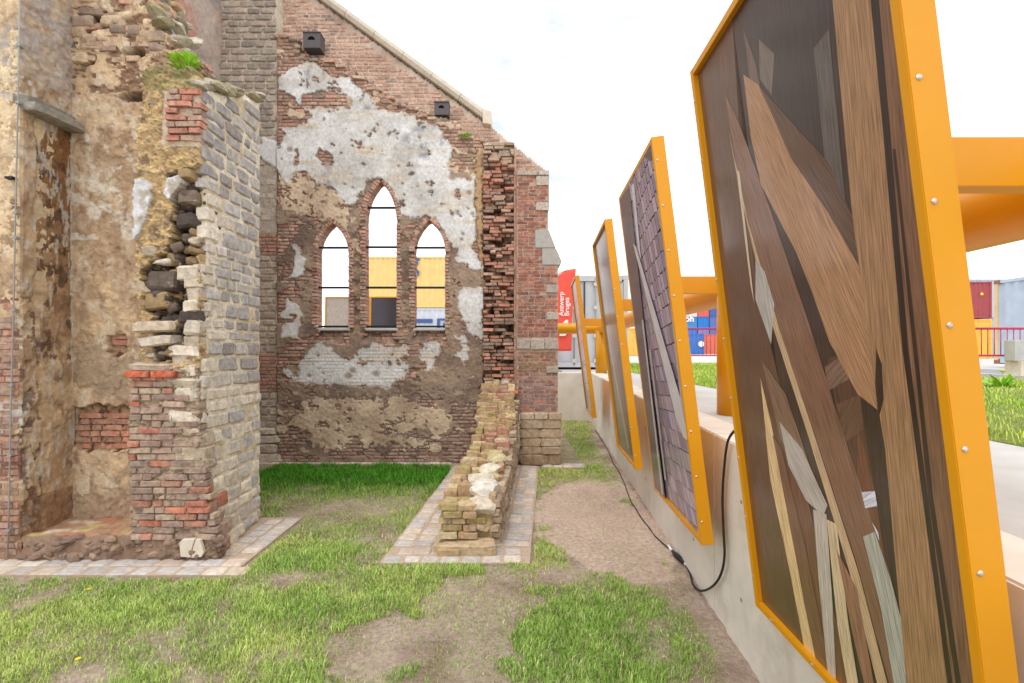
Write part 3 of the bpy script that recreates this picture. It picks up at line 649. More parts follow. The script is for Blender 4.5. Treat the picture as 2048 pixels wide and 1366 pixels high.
# front end: brick courses, big pale stones and the foot slab
for k, z in enumerate((.135, .19, .245, .30, .355)):
    x = XL - .0 + (k % 2) * .04; lim = -.36
    while x < lim:
        wd = RD.choice([.17, .12]); out_ = (-.06, -.03, .0, -.035, -.0)[k]
        items.append((RD.choice(BR), (x + wd / 2, 4.33 + out_ + jit(.012), z), (jit(.04), jit(.04), jit(.06)), (wd * .97, .15, .05), pal(MOSS + [S(150, 116, 84)], .12))); x += wd
for (x, y, z, sx, sy, sz, c) in ((-.27, 4.36, .31, .24, .26, .14, (214, 200, 180)), (-.26, 4.58, .38, .27, .30, .12, (222, 216, 204)), (-.25, 4.34, .17, .22, .20, .11, (196, 172, 138)), (-.33, 4.86, .41, .24, .24, .10, (216, 206, 184)), (-.26, 5.15, .43, .22, .26, .09, (222, 212, 190)), (-.24, 5.5, .46, .2, .3, .09, (204, 190, 150)), (-.36, 4.30, .10, .16, .14, .07, (188, 160, 124))):
    sit.append((RD.choice(RK), (x + sl(y), y, z + (.035 if y > 4.5 else .02)), (jit(.1), jit(.1), jit(.25)), (sx * 1.15, sy * 1.15, sz * 1.3), S(*c, .98)))
for (x, y, z, sx, sy, sz, c) in ((-.39, 4.21, .045, .50, .20, .10, (200, 176, 142)), (-.52, 4.155, .03, .20, .12, .07, (186, 160, 122)), (-.25, 4.16, .035, .22, .11, .075, (192, 168, 130))):
    sit.append((RD.choice(ST), (x, y, z), (jit(.03), jit(.03), jit(.05)), (sx, sy, sz), S(*c, .95)))
# rubble facing on the right hand side of the stub
z = 0.
RC = [S(172, 150, 124), S(158, 136, 112), S(184, 164, 138), S(148, 124, 100), S(190, 174, 150)]
while z < .95:
    hh = RD.uniform(.055, .085); y = 4.30 + jit(.05)
    while y < 7.36:
        d = RD.uniform(.12, .30)
        if z + hh < pz(y + d / 2) + .02 and y + d > 4.25: sit.append((RD.choice(ST), (XR - .03 + sl(y + d / 2) + .028 * min(1, z) + jit(.010) + .02, y + d / 2, z + hh / 2), (jit(.05), jit(.05), -.06 + jit(.05)), (.10, d * .95, hh * .93), pal(RC, .14)))
        y += d
    z += hh
place('brick', items, side, 300, 'brick_mass'); place('stone', sit, side, 300, 'stone_mass')

# ================================================================== BRICK BUTTRESS
but = thing('buttress', (.40, 7.44, 0), 'red brick buttress with grey stone quoins, sloped cap and rough stone plinth', 'buttress')
BY = 7.44; bs_ = BY / F
def bx(px): return (px - CX) * bs_
def bz(py): return HC - (py - HY) * bs_
ro = lambda v: np.interp(v, [344, 460, 500, 527, 530, 830], [1097, 1097, 1111, 1123, 1117, 1117])
poly = [(bx(1033), bz(828)), (bx(1116), bz(828)), (bx(1116), bz(528)), (bx(1096), bz(462)), (bx(1096), bz(348)), (bx(1033), bz(340))]
prism('mortar_core', poly, BY + .006, BY + .85, 1, M['blk'], but)
bpy.data.objects['mortar_core'].data.materials[0] = mat('buttress_mortar', 'c', col=S(182, 156, 138), rough=1, var=.3, vscale=20, bump=.6, bscale=70, bdist=.01)
items = []; sit = []; v = 826.; row = 0
QU = [(1072, 1097, 353, 372), (1072, 1097, 405, 422), (1070, 1098, 460, 496), (1084, 1123, 496, 530), (1092, 1117, 570, 586), (1093, 1117, 624, 640), (1033, 1117, 677, 699), (1093, 1117, 733, 746), (1033, 1098, 341, 351)]
BC = [S(164, 104, 88), S(148, 92, 80), S(174, 114, 94), S(134, 90, 82), S(144, 106, 94)]; BG = [S(140, 114, 86), S(144, 108, 82), S(128, 102, 84)]; BL = [S(150, 120, 114), S(160, 130, 120), S(138, 108, 104)]
while v > 350:
    v -= 7.05; row += 1; u = 1034 - (row % 2) * 9; lim = float(ro(v)) - 1
    while u < lim - 4:
        L_ = RD.choice([22, 22, 11]) + jit(.8); a, b = max(u, 1034), min(u + L_, lim); u += L_; c_ = (a + b) / 2
        if b - a < 5 or any(x0 - 2 < c_ < x1 + 2 and y0 - 1 < v < y1 + 1 for x0, x1, y0, y1 in QU): continue
        cs = BG if 699 < v < 745 and RD.random() < .8 else BL if v > 745 and RD.random() < .85 else BC
        items.append((RD.choice(BR), (bx(c_), BY + .033 - RD.uniform(0, .007), bz(v)), (jit(.015), jit(.015), jit(.02)), ((b - a - 1.6) * bs_, .06, 5.5 * bs_), pal(cs, .18, .04)))
for (x0, x1, y0, y1) in QU[:2] + QU[4:]:
    n = 3 if x1 - x0 > 60 else 1
    for k in range(n):
        a, b = x0 + (x1 - x0) * k / n, x0 + (x1 - x0) * (k + 1) / n
        sit.append((RD.choice(BR), (bx((a + b) / 2), BY + .03 - .010, bz((y0 + y1) / 2)), (jit(.008), jit(.008), jit(.008)), ((b - a - .8) * bs_, .08, (y1 - y0 - .8) * bs_), pal([S(166, 160, 152), S(178, 172, 162), S(156, 150, 144)], .06)))
qc = mat('grey_limestone', 'c', col=S(172, 167, 160), rough=.9, var=.14, vscale=14, bump=.4, bscale=60, bdist=.006)
prism('cap_stone', [(bx(1070), bz(496)), (bx(1111.5), bz(496)), (bx(1097), bz(460)), (bx(1070), bz(460))], BY - .014, BY + .84, 1, qc, but, bevel=.006)
prism('cap_stone', [(bx(1084), bz(530)), (bx(1121), bz(530)), (bx(1123), bz(522)), (bx(1112), bz(497)), (bx(1084), bz(497))], BY - .016, BY + .86, 1, qc, but, bevel=.006)
# plinth
PYY = 7.38; pk = PYY / F
box('plinth_core', ((1042 - CX) * pk, PYY + .03, 0), ((1121 - CX) * pk, PYY + .9, HC - (832 - HY) * pk), qc, but)
rows = [(826, 838), (838, 857), (857, 876), (876, 893), (893, 908), (908, 930)]
for r, (y0, y1) in enumerate(rows):
    u = 1040.
    while u < 1121:
        L_ = RD.uniform(26, 62) if r else 28; a, b = u, min(u + L_, 1123); u += L_
        if 1123 - b < 12: b = 1123; u = 1200
        sit.append((RD.choice(ST if r else BR), (((a + b) / 2 - CX) * pk, PYY + .05 - (.03 if r == 0 else RD.uniform(0, .025)), HC - ((y0 + y1) / 2 - HY) * pk), (jit(.02), jit(.02), jit(.03)), ((b - a - .6) * pk, .16, (y1 - y0 + .4) * pk), pal([S(184, 162, 134), S(172, 150, 122), S(194, 174, 148)], .08) if r < 5 else pal([S(160, 132, 106), S(148, 122, 98)], .1)))
place('brick', items, but, 300, 'brick_mass'); place('stone', sit, but)

# ================================================================== TALL SIDE WALL BEHIND THE PILLAR
tall_w = thing('nave_wall', (-4.42, 6.3, 0), 'tall pinkish grey plastered wall rising behind the broken pillar', 'wall')
A_, Z_ = np.meshgrid(np.arange(5.0, 7.62, .03), np.arange(0, 9.2, .03))
H = (fbm(A_ * 6, Z_ * 6, 2) - .5) * .03 + .02 * (fbm(A_ * 2, Z_ * 2, 4) > .52)
cN = mixc(np.ones(A_.shape + (3,)) * S(190, 172, 160), S(160, 146, 140), (fbm(A_ * 2, Z_ * 4, 3) - .42) * 4); cN = mixc(cN, S(192, 142, 122), (fbm(A_ * 2.5, Z_ * 2, 6) - .54) * 6)
obj('plaster_face', grid_mesh('plaster_face', np.stack([-4.42 + H, A_, Z_], -1), cN, None, back=(-.4, 0, 0)), M['relief'], tall_w)

# ================================================================== CROSS WALL WITH NICHE AND BROKEN PILLAR
cw = thing('cross_wall', (-3.2, 4.5, 0), 'weathered tan wall with a tall niche and broken brick and stone pillar end', 'wall')
NY, FY, JX = 4.5, 4.05, -3.96
brk = []; stn = []
def tan_cols(U, V, s):
    a = fbm(U / 40, V / 55, s, 5)
    c = mixc(np.ones(U.shape + (3,)) * S(206, 178, 144), S(172, 144, 116), (a - .38) * 4); c = mixc(c, S(214, 198, 174), (fbm(U / 26, V / 40, s + 2, 6) - .52) * 3.2)
    return mixc(c, S(150, 122, 98), (fbm(U / 18, V / 26, s + 3, 6) - .53) * 4)
def coat(U, V, s, thr=.52):
    """flaking plaster coats: two levels, with raised edges"""
    f = fbm(U / 34, V / 30, s, 6); g = fbm(U / 22, V / 26, s + 3, 6)
    return (f < thr), (g < .47)
# --- front strip left of the niche
U, Vv = np.meshgrid(np.arange(-70, 46.5, 1.6), np.arange(-160, 1122, 1.6)); k1 = FY / F
c1, c2 = coat(U, Vv, 1, .56); expo = (Vv > 600) & (fbm(U / 26, Vv / 30, 2, 5) > .47 - .12 * np.clip((Vv - 650) / 300, 0, 1))
H = .020 + c2 * .006 + (fbm(U / 7, Vv / 7, 3) - .5) * .010; cs = tan_cols(U, Vv, 2); cs = mixc(cs, S(226, 204, 168), np.clip((600 - Vv) / 300, 0, .8) * np.clip(fbm(U / 20, Vv / 60, 4) * 2 - .3, 0, 1))
H = np.where(expo, -.004 + (fbm(U / 4, Vv / 4, 2) - .5) * .02, H); cs = np.where(expo[..., None], mixc(np.ones(U.shape + (3,)) * S(162, 140, 124), S(122, 100, 92), (fbm(U / 9, Vv / 9, 4) - .4) * 4), cs)
obj('plaster_face', grid_mesh('plaster_face', np.stack([(U - CX) * k1, FY - H, HC - (Vv - HY) * k1], -1), cs, None, back=(0, .3, 0)), M['relief'], cw)
v = 1115.; row = 0
while v > 600:
    v -= 13.2; row += 1; u = -60 - (row % 2) * 22
    while u < 40:
        L_ = RD.choice([46, 46, 24]) + jit(3); a, b = u, min(u + L_, 44); u += L_; c_ = (a + b) / 2
        if b - a < 8: continue
        i = int((v + 160) / 1.6); j = int(np.clip((c_ + 70) / 1.6, 0, expo.shape[1] - 1))
        if not expo[max(i - 3, 0):i + 4, max(j - 9, 0):j + 10].mean() > .35: continue
        brk.append((RD.choice(BR), ((c_ - CX) * k1, FY + .026 - RD.uniform(.004, .018), HC - (v - HY) * k1), (jit(.04), jit(.04), jit(.03)), ((b - a - 2.5) * k1, .08, 10.8 * k1), pal([S(142, 104, 94), S(156, 112, 98), S(128, 96, 90), S(166, 96, 78)], .16)))
# --- jamb running back into the niche
A_, Z_ = np.meshgrid(np.arange(FY - .02, NY + .03, .011), np.arange(0, 5.3, .011))
S_ = (A_ - FY) / (NY - FY); V2 = HY - (Z_ - HC) / 4.25 * F
U2 = S_ * 100; c1, c2 = coat(U2, V2, 3)
H = .01 + c2 * .008 + (fbm(U2 / 7, V2 / 9, 3) - .5) * .012; cs = tan_cols(U2 * .8, V2, 4)
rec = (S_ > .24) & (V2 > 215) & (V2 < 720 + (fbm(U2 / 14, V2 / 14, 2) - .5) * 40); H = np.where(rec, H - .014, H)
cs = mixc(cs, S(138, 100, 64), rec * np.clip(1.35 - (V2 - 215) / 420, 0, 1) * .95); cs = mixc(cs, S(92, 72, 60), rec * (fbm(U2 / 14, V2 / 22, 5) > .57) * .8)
cs = mixc(cs, S(206, 200, 192), np.clip((fbm(U2 / 9, V2 / 40, 6, 6) - .61) * 14, 0, .7) * (V2 > 180))
up = V2 < 175; cs = mixc(cs, S(178, 166, 156), up * np.clip(fbm(U2 / 20, V2 / 14, 3) * 2.2 - .4, 0, 1)); H = np.where(up, H + (fbm(U2 / 16, V2 / 9, 2) - .5) * .03, H)
exj = (V2 > 600) & (S_ < .34) & (fbm(U2 / 16, V2 / 26, 4, 5) > .52); cs = np.where(exj[..., None], S(138, 108, 94) * (.7 + .6 * fbm(U2 / 4, V2 / 4, 2))[..., None], cs); H = np.where(exj, H - .02, H)
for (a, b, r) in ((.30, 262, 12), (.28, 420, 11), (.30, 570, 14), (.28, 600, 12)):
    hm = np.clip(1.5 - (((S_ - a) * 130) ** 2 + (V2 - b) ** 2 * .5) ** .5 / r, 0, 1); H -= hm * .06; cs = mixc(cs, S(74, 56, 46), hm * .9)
low = V2 > 985; cs = mixc(cs, S(150, 116, 90), low * .7)
obj('niche_jamb', grid_mesh('niche_jamb', np.stack([JX + H, A_, Z_], -1), cs, None, back=(-.3, 0, 0)), M['relief'], cw)
# stone ledge projecting from the jamb
stn.append((ST[2], (JX + .04, 4.28, 3.68), (.03, .02, .03), (.20, .50, .085), S(150, 144, 134)))
stn.append((ST[5], (JX + .01, 4.25, 3.74), (.03, .02, -.02), (.14, .44, .07), S(140, 134, 124)))
# --- niche back wall
k2 = NY / F
U, Vv = np.meshgrid(np.arange(120, 420, 1.6), np.arange(-160, 1060, 1.6))
c1, c2 = coat(U, Vv, 5); H = .012 + c2 * .009 + (fbm(U / 8, Vv / 8, 3) - .5) * .014; cs = tan_cols(U, Vv, 6)
cs = mixc(cs, S(216, 206, 190), np.clip((fbm(U / 22, Vv / 20, 1, 6) - .54) * 9, 0, .7) * ((Vv < 480) & (Vv > 260)))
ub = (Vv < 190) & (fbm(U / 20, Vv / 14, 2, 5) > .60 - .08 * (U > 230)); H = np.where(ub, H - .035 * fbm(U / 9, Vv / 7, 3), H); cs = np.where(ub[..., None], S(150, 120, 98) * (.55 + .8 * fbm(U / 8, Vv / 8, 4))[..., None], cs)
for (a, b, ra, rb) in ((196, 60, 26, 14), (195, 84, 24, 10), (175, 120, 14, 9), (268, 108, 18, 9), (265, 195, 20, 8), (190, 30, 20, 10)):
    hm = np.clip(1.5 - (((U - a) / ra) ** 2 + ((Vv - b) / rb) ** 2) ** .5 + (fbm(U / 6, Vv / 6, 2) - .5) * .8, 0, 1); H -= hm * .08; cs = mixc(cs, S(62, 48, 42), hm * .9)
grey = pip([(148, 700), (210, 690), (262, 720), (262, 800), (200, 790), (160, 760)], U + (fbm(U / 12, Vv / 12, 1) - .5) * 40, Vv + (fbm(U / 12, Vv / 12, 2) - .5) * 40); cs = mixc(cs, S(160, 140, 118), grey * .7); H += grey * .004
PB = [(143, 815), (200, 808), (268, 812), (268, 890), (240, 905), (150, 900), (143, 880)]
def patch(U, Vv): return pip(PB, U + (fbm(U / 12, Vv / 12, 3) - .5) * 16, Vv + (fbm(U / 12, Vv / 12, 4) - .5) * 22) | pip([(216, 672), (255, 668), (258, 700), (235, 718), (218, 705)], U + (fbm(U / 9, Vv / 9, 3) - .5) * 10, Vv)
pm = patch(U, Vv); H = np.where(pm, -.034 + (fbm(U / 8, Vv / 5, 2, 5) - .5) * .045, H); cs = np.where(pm[..., None], mixc(np.ones(U.shape + (3,)) * S(170, 138, 108), S(104, 76, 62), (fbm(U / 9, Vv / 9, 4) - .42) * 5), cs)
lowc = (Vv > 985 + (fbm(U / 18, Vv / 18, 2) - .5) * 50) & (Vv < 1060); H = np.where(lowc, H - .008, H); cs = mixc(cs, S(168, 144, 122), lowc * .6)
cor = np.exp(-((U - 144) / 4.5) ** 2); cs = mixc(cs, S(206, 192, 172), cor * .7)
uc, vc = U[:-1, :-1], Vv[:-1, :-1]
brkx = np.interp(vc, [-160, 0, 50, 100, 130, 200], [250, 296, 318, 345, 400, 420]) + (fbm(vc / 9, uc * 0, 3, 3) - .5) * 34
obj('niche_back', grid_mesh('niche_back', np.stack([(U - CX) * k2, NY - H, HC - (Vv - HY) * k2], -1), cs, uc < brkx, back=(0, .44, 0)), M['relief'], cw)
v = 905.; row = 0
while v > 665:
    v -= 12.2; row += 1; u = 136 - (row % 2) * 20
    while u < 268:
        L_ = RD.choice([42, 42, 21]) + jit(2); a, b = u, u + L_; u += L_; c_ = (a + b) / 2
        if not patch(np.array([c_ - 6., c_, c_ + 6.]), np.array([v, v, v])).all() or v < 828 and v > 720 and RD.random() < .6: continue
        brk.append((RD.choice(BR), ((c_ - CX) * k2, NY + .05 + RD.uniform(-.01, .012), HC - (v - HY) * k2), (jit(.04), jit(.04), jit(.05)), ((b - a - 3) * k2, .06, 10 * k2), pal([S(170, 96, 74), S(148, 90, 74), S(186, 108, 82)], .14)))
# --- ledge at the foot of the niche
A_, B_ = np.meshgrid(np.arange(-3.952, -2.70, .018), np.arange(4.03, 4.56, .018))
Hh = .19 + (fbm(A_ * 9, B_ * 9, 2) - .5) * .05 - np.clip((4.10 - B_) * 1.2, 0, 1) * .06 * fbm(A_ * 6, B_ * 3, 4) * 2
lc = mixc(np.ones(A_.shape + (3,)) * S(176, 142, 114), S(186, 126, 96), (fbm(A_ * 5, B_ * 9, 3) - .48) * 5); lc = mixc(lc, S(200, 184, 120), (fbm(A_ * 4, B_ * 7, 5) - .60) * 7); lc = mixc(lc, S(214, 200, 180), (fbm(A_ * 6, B_ * 9, 6) - .6) * 9); lc = mixc(lc, S(140, 114, 96), np.clip((4.075 - B_) / .03, 0, 1))
obj('niche_ledge', grid_mesh('niche_ledge', np.stack([A_, B_, Hh], -1), lc, None, back=(0, 0, -.24)), M['relief'], cw)
box('footing', (-4.06, 4.062, -.02), (-3.948, 4.40, .17), M['conc'], cw)
bpy.data.objects['footing'].data.materials[0] = mat('earthy_footing', 'c', col=S(138, 112, 94), rough=1, var=.35, vscale=18, bump=1., bscale=40, bdist=.02)
# --- pillar front
U, Vv = np.meshgrid(np.arange(254, 452, 1.5), np.arange(128, 1122, 1.5)); k3 = FY / F
CAV = [(332, 350), (380, 330), (404, 345), (412, 400), (408, 470), (392, 520), (402, 600), (398, 660), (392, 700), (350, 728), (318, 722), (300, 690), (308, 640), (284, 612), (276, 545), (300, 520), (330, 500), (345, 450)]
wu = (fbm(U / 16, Vv / 14, 2, 5) - .5) * 34; wv = (fbm(U / 16, Vv / 14, 4, 5) - .5) * 34
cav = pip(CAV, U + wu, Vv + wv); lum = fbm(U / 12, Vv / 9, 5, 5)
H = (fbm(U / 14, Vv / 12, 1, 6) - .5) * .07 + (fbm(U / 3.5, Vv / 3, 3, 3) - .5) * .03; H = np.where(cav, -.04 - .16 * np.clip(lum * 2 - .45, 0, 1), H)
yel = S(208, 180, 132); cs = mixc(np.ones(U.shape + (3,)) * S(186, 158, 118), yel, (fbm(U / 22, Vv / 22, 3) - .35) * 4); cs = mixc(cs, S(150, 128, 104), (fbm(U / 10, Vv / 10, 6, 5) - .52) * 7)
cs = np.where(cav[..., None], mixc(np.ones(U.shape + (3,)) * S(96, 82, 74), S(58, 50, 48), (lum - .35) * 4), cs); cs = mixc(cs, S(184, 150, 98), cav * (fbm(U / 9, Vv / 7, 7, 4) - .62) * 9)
fl = pip([(270, 362), (290, 358), (308, 372), (306, 400), (296, 440), (284, 470), (272, 482), (266, 470), (268, 420)], U + wu * .25, Vv + wv * .25) | pip([(336, 360), (362, 352), (368, 366), (352, 390), (340, 400), (330, 392)], U + wu * .25, Vv + wv * .25)
H = np.where(fl, .030 + (fbm(U / 20, Vv / 20, 2) - .5) * .02, H); cs = np.where(fl[..., None], mixc(np.ones(U.shape + (3,)) * S(206, 206, 206), S(176, 164, 150), (fbm(U / 14, Vv / 14, 4) - .45) * 5), cs)
bz1 = (Vv > 735); H = np.where(bz1, .008 + (fbm(U / 9, Vv / 6, 3, 5) - .5) * .060, H); cs = np.where(bz1[..., None], mixc(np.ones(U.shape + (3,)) * S(176, 154, 132), S(138, 118, 104), (fbm(U / 14, Vv / 12, 4) - .4) * 4), cs)
bz2 = pip([(328, 180), (408, 180), (410, 292), (322, 292)], U, Vv); H = np.where(bz2, -.005 + (fbm(U / 6, Vv / 6, 3) - .5) * .02, H); cs = np.where(bz2[..., None], S(196, 178, 156) * (.8 + .4 * fbm(U / 9, Vv / 9, 3))[..., None], cs)
mo = (Vv < 180); cs = mixc(cs, S(140, 132, 92), mo * np.clip(fbm(U / 20, Vv / 20, 2) * 2 - .3, 0, 1))
lowd = np.clip((Vv - 1070) / 40, 0, 1); H += lowd * .03 * (fbm(U / 9, Vv / 9, 2) - .2); cs = mixc(cs, S(122, 100, 84), lowd * .8)
uc, vc = U[:-1, :-1], Vv[:-1, :-1]
rgt = np.interp(vc, [128, 170, 285, 330, 400, 520, 600, 700, 800, 900, 1000, 1060, 1122], [388, 398, 400, 394, 400, 398, 400, 399, 399, 404, 414, 426, 440]) + (fbm(vc / 13, uc * 0, 4, 3) - .5) * 10
lf = np.interp(vc, [128, 150, 270, 480, 600, 640, 740, 745, 900, 1000, 1122], [300, 288, 274, 270, 276, 284, 278, 262, 258, 262, 262]) + (fbm(vc / 9, uc * 0, 5, 3) - .5) * 12
tpv = 136 + (fbm(uc / 14, vc * 0, 2, 3) - .5) * 24
obj('pillar_face', grid_mesh('pillar_face', np.stack([(U - CX) * k3, FY - H, HC - (Vv - HY) * k3], -1), cs, (uc < rgt) & (uc > lf) & (vc > tpv), back=(0, .10, 0)), M['relief'], cw)
def brick_rows(v0, v1, left, right, cols, skip, yoff=.012):
    v = v1; row = 0
    while v > v0:
        v -= 13.2; row += 1; u = left(v) - (row % 2) * 22 + jit(4); R_ = right(v)
        while u < R_ - 6:
            L_ = RD.choice([44, 44, 22]) + jit(3); a, b = max(u, left(v)), min(u + L_, R_ + jit(4)); u += L_
            if b - a < 9 or RD.random() < skip: continue
            brk.append((RD.choice(BR), (((a + b) / 2 - CX) * k3, FY + .035 - yoff + RD.uniform(-.016, .010), HC - (v - HY) * k3), (jit(.05), jit(.04), jit(.05)), ((b - a - 2.5) * k3, .09, 11 * k3), pal(cols(v), .16)))
LOWC = [S(150, 120, 110), S(138, 110, 102), S(160, 132, 118), S(128, 104, 98), S(172, 150, 130)]; RED = [S(196, 98, 70), S(180, 88, 66), S(170, 96, 78)]
brick_rows(742, 1085, lambda v: float(np.interp(v, [745, 900, 1000, 1122], [263, 259, 264, 266])), lambda v: float(np.interp(v, [745, 800, 900, 1000, 1060, 1122], [345, 385, 405, 425, 436, 442])), lambda v: RED if RD.random() < .16 else LOWC, .08)
brick_rows(186, 290, lambda v: 335 + jit(6), lambda v: 404, lambda v: [S(176, 92, 72), S(160, 90, 74), S(150, 120, 104), S(184, 104, 82)], .12)
for (u, v, c) in ((262, 748, 0), (312, 748, 0)): brk.append((BR[1], ((u + 22 - CX) * k3, FY - .02, HC - (v - HY) * k3), (0, 0, .02), (.18, .1, .05), RED[0]))
# burnt rubble in the torn core, pale slabs at its sides
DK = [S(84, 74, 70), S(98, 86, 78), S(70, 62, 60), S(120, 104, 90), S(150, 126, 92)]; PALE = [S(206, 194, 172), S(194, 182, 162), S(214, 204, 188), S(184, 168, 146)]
for k in range(46):                                   # masonry showing through high on the niche back
    u, v = RD.uniform(156, 330), RD.uniform(-10, 128)
    if u > np.interp(v, [-10, 50, 100, 130], [285, 305, 330, 340]): continue
    if RD.random() < .55: brk.append((RD.choice(BR), ((u - CX) * k2, NY + .022 + RD.uniform(-.012, .008), HC - (v - HY) * k2), (jit(.08), jit(.08), jit(.1)), (RD.uniform(.10, .18), .08, .048), pal([S(176, 128, 104), S(190, 160, 130), S(150, 120, 100)], .15)))
    else: stn.append((RD.choice(ST), ((u - CX) * k2, NY + .02 + RD.uniform(-.012, .010), HC - (v - HY) * k2), (jit(.1), jit(.1), jit(.2)), (RD.uniform(.10, .22), .09, RD.uniform(.06, .10)), pal([S(206, 182, 148), S(186, 158, 126), S(160, 138, 118), S(120, 100, 88)], .12)))
cand = 0
while cand < 130:
    u, v = RD.uniform(276, 384), RD.uniform(335, 728)
    if not pip(CAV, np.array([u]), np.array([v]))[0]: continue
    cand += 1; s = RD.uniform(.03, .085)
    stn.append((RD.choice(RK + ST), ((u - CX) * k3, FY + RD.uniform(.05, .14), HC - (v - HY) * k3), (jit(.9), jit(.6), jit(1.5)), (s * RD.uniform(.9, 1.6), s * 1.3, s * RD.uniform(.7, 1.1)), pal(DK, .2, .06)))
QL = [(310, 655, 78, 19, -.03, 0), (312, 682, 74, 18, -.02, 0), (308, 708, 66, 16, .0, 1), (306, 731, 80, 12, -.05, 0), (330, 520, 60, 16, -.02, 1), (300, 500, 30, 18, .0, 1), (320, 562, 60, 34, .05, 3), (310, 600, 56, 30, .06, 3), (372, 395, 36, 26, .02, 3), (370, 440, 40, 24, .03, 3), (374, 350, 30, 20, .0, 3)]
vq = 470.
while vq < 925:
    hq = RD.uniform(17, 30); wq = RD.uniform(30, 62) * (1.25 if vq > 690 else .8); ru = 401 + max(0, vq - 800) * .12
    QL.append((ru - wq / 2, vq + hq / 2, wq, hq * 1.02, RD.uniform(-.03, .03), 3 if RD.random() < .22 and vq < 700 else 0)); vq += hq
for (u, v, w_, h_, dy, pc) in QL:
    c = pal(PALE, .08) if pc != 3 else pal(DK, .12, .06)
    stn.append((RD.choice(ST + RK[:3]), ((u - CX) * k3 - .005, FY + .075 + dy * .6, HC - (v - HY) * k3), (jit(.2), jit(.12), jit(.3)), (w_ * k3, .18, h_ * k3 * 1.15), c))
for k in range(120):                                   # loose rubble at the foot
    u, v = RD.uniform(50, 440), RD.uniform(1078, 1118); s = RD.uniform(.04, .10)
    stn.append((RD.choice(RK), ((u - CX) * k3, FY + RD.uniform(-.015, .03), HC - (v - HY) * k3 + .005), (jit(.4), jit(.4), jit(1)), (s * 1.7, s, s * .75), pal([S(144, 118, 100), S(130, 106, 92), S(158, 132, 112), S(118, 98, 86)], .12, .1)))
prism('cracked_tile', [((x - CX) * k3, HC - (y - HY) * k3) for x, y in ((367, 1082), (373, 1074), (398, 1073), (392, 1092), (389, 1110), (370, 1108))], FY - .055, FY - .02, 1, M['coping'], cw, bevel=.003)
prism('cracked_tile', [((x - CX) * k3, HC - (y - HY) * k3) for x, y in ((399.5, 1073.5), (408, 1075), (415, 1100), (410, 1109), (390.5, 1110.5), (393.5, 1092))], FY - .052, FY - .018, 1, M['coping'], cw, bevel=.003)
# --- right hand stone face of the pillar
SX = -2.52
B_, Z_ = np.meshgrid(np.arange(4.13, 5.005, .02), np.arange(-.02, 4.3, .02))
H = (fbm(B_ * 14, Z_ * 14, 2) - .5) * .03; topz = 3.82 + (B_ - 4.05) * .40
H = H + np.clip((.75 - Z_) / .75, 0, 1) * .12 * np.clip((4.9 - B_) / .8, 0, 1)
sc = mixc(np.ones(B_.shape + (3,)) * S(224, 212, 190), S(204, 186, 156), (fbm(B_ * 5, Z_ * 5, 3) - .4) * 4)
bc_, zc_ = B_[:-1, :-1], Z_[:-1, :-1]
obj('mortar_face', grid_mesh('mortar_face', np.stack([SX + H, B_, Z_], -1), sc, zc_ < 3.80 + (bc_ - 4.05) * .40, back=(-.05, 0, 0)), M['relief'], cw)
z = .02; row = 0; GS = [S(152, 152, 154), S(164, 164, 166), S(138, 138, 142), S(178, 176, 172)]; LS = [S(226, 217, 200), S(214, 204, 188), S(204, 198, 188), S(184, 184, 184)]
MS = []
while z < 4.08:
    hh = RD.uniform(.085, .15); y = 4.07 + RD.uniform(-.04, .08); row += 1
    while y < 4.99:
        d = RD.uniform(.13, .34); e = min(y + d, 5.0)
        if e - y > .05 and z + hh < 3.86 + ((y + e) / 2 - 4.05) * .38:
            fr = (y + e) / 2; base = max(0, .75 - z) / .75 * .12 * max(0, (4.9 - fr) / .8)
            cols = LS if (z < 1.3 or (fr < 4.4 and z < 2.9)) else (GS + LS[3:] if z < 2.9 else GS)
            if z < .45 and fr < 4.3: cols = RED + LOWC
            MS.append((RD.choice(ST), (SX - .036 + base + jit(.008), fr, z + hh / 2), (jit(.03), jit(.03), jit(.04)), (.10, (e - y) * .90, hh * .84), pal(cols, .12)))
        y += d
    z += hh
# mossy stones on the broken crown
CR = [S(150, 146, 116), S(168, 164, 146), S(134, 130, 96), S(196, 190, 176)]
for k in range(44):
    t_ = RD.random(); y = RD.uniform(4.08, 4.98); zz = 3.84 + (y - 4.05) * .40; x = SX - t_ * .42
    stn.append((RD.choice(RK), (x + .02, y, zz + jit(.03)), (jit(.25), jit(.25), jit(.8)), (RD.uniform(.12, .26), RD.uniform(.12, .26), RD.uniform(.07, .12)), pal(CR, .12)))
for k in range(46):                                   # torn slope climbing to the left
    t_ = RD.random(); x = lerp(-2.86, -3.36, t_); zz = lerp(4.12, 5.2, t_ ** .9); y = RD.uniform(4.5, 4.94)
    stn.append((RD.choice(RK), (x + jit(.04), y, zz - .10 + jit(.04)), (jit(.4), jit(.4), jit(.8)), (RD.uniform(.12, .24), RD.uniform(.12, .24), RD.uniform(.07, .12)), pal(CR + [S(170, 126, 104), S(186, 150, 110)], .14)))
prism('pillar_core', [(-3.04, 0), (-2.60, 0), (-2.60, 3.74), (-3.0, 3.80)], 4.30, 4.96, 1, M['coping'], cw)
prism('wall_core', [(-4.40, 0), (-2.62, 0), (-2.62, 3.75), (-2.84, 3.98), (-3.06, 4.4), (-3.42, 5.3), (-4.40, 5.3)], 4.66, 4.97, 1, qc, cw)
place('brick', brk, cw, 300, 'brick_mass'); place('stone', stn + MS, cw, 300, 'stone_mass', mat('old_stone_mass', 'attr', rough=.95, var=.3, vscale=18, bump=.9, bscale=45, bdist=.014, spec=.15))

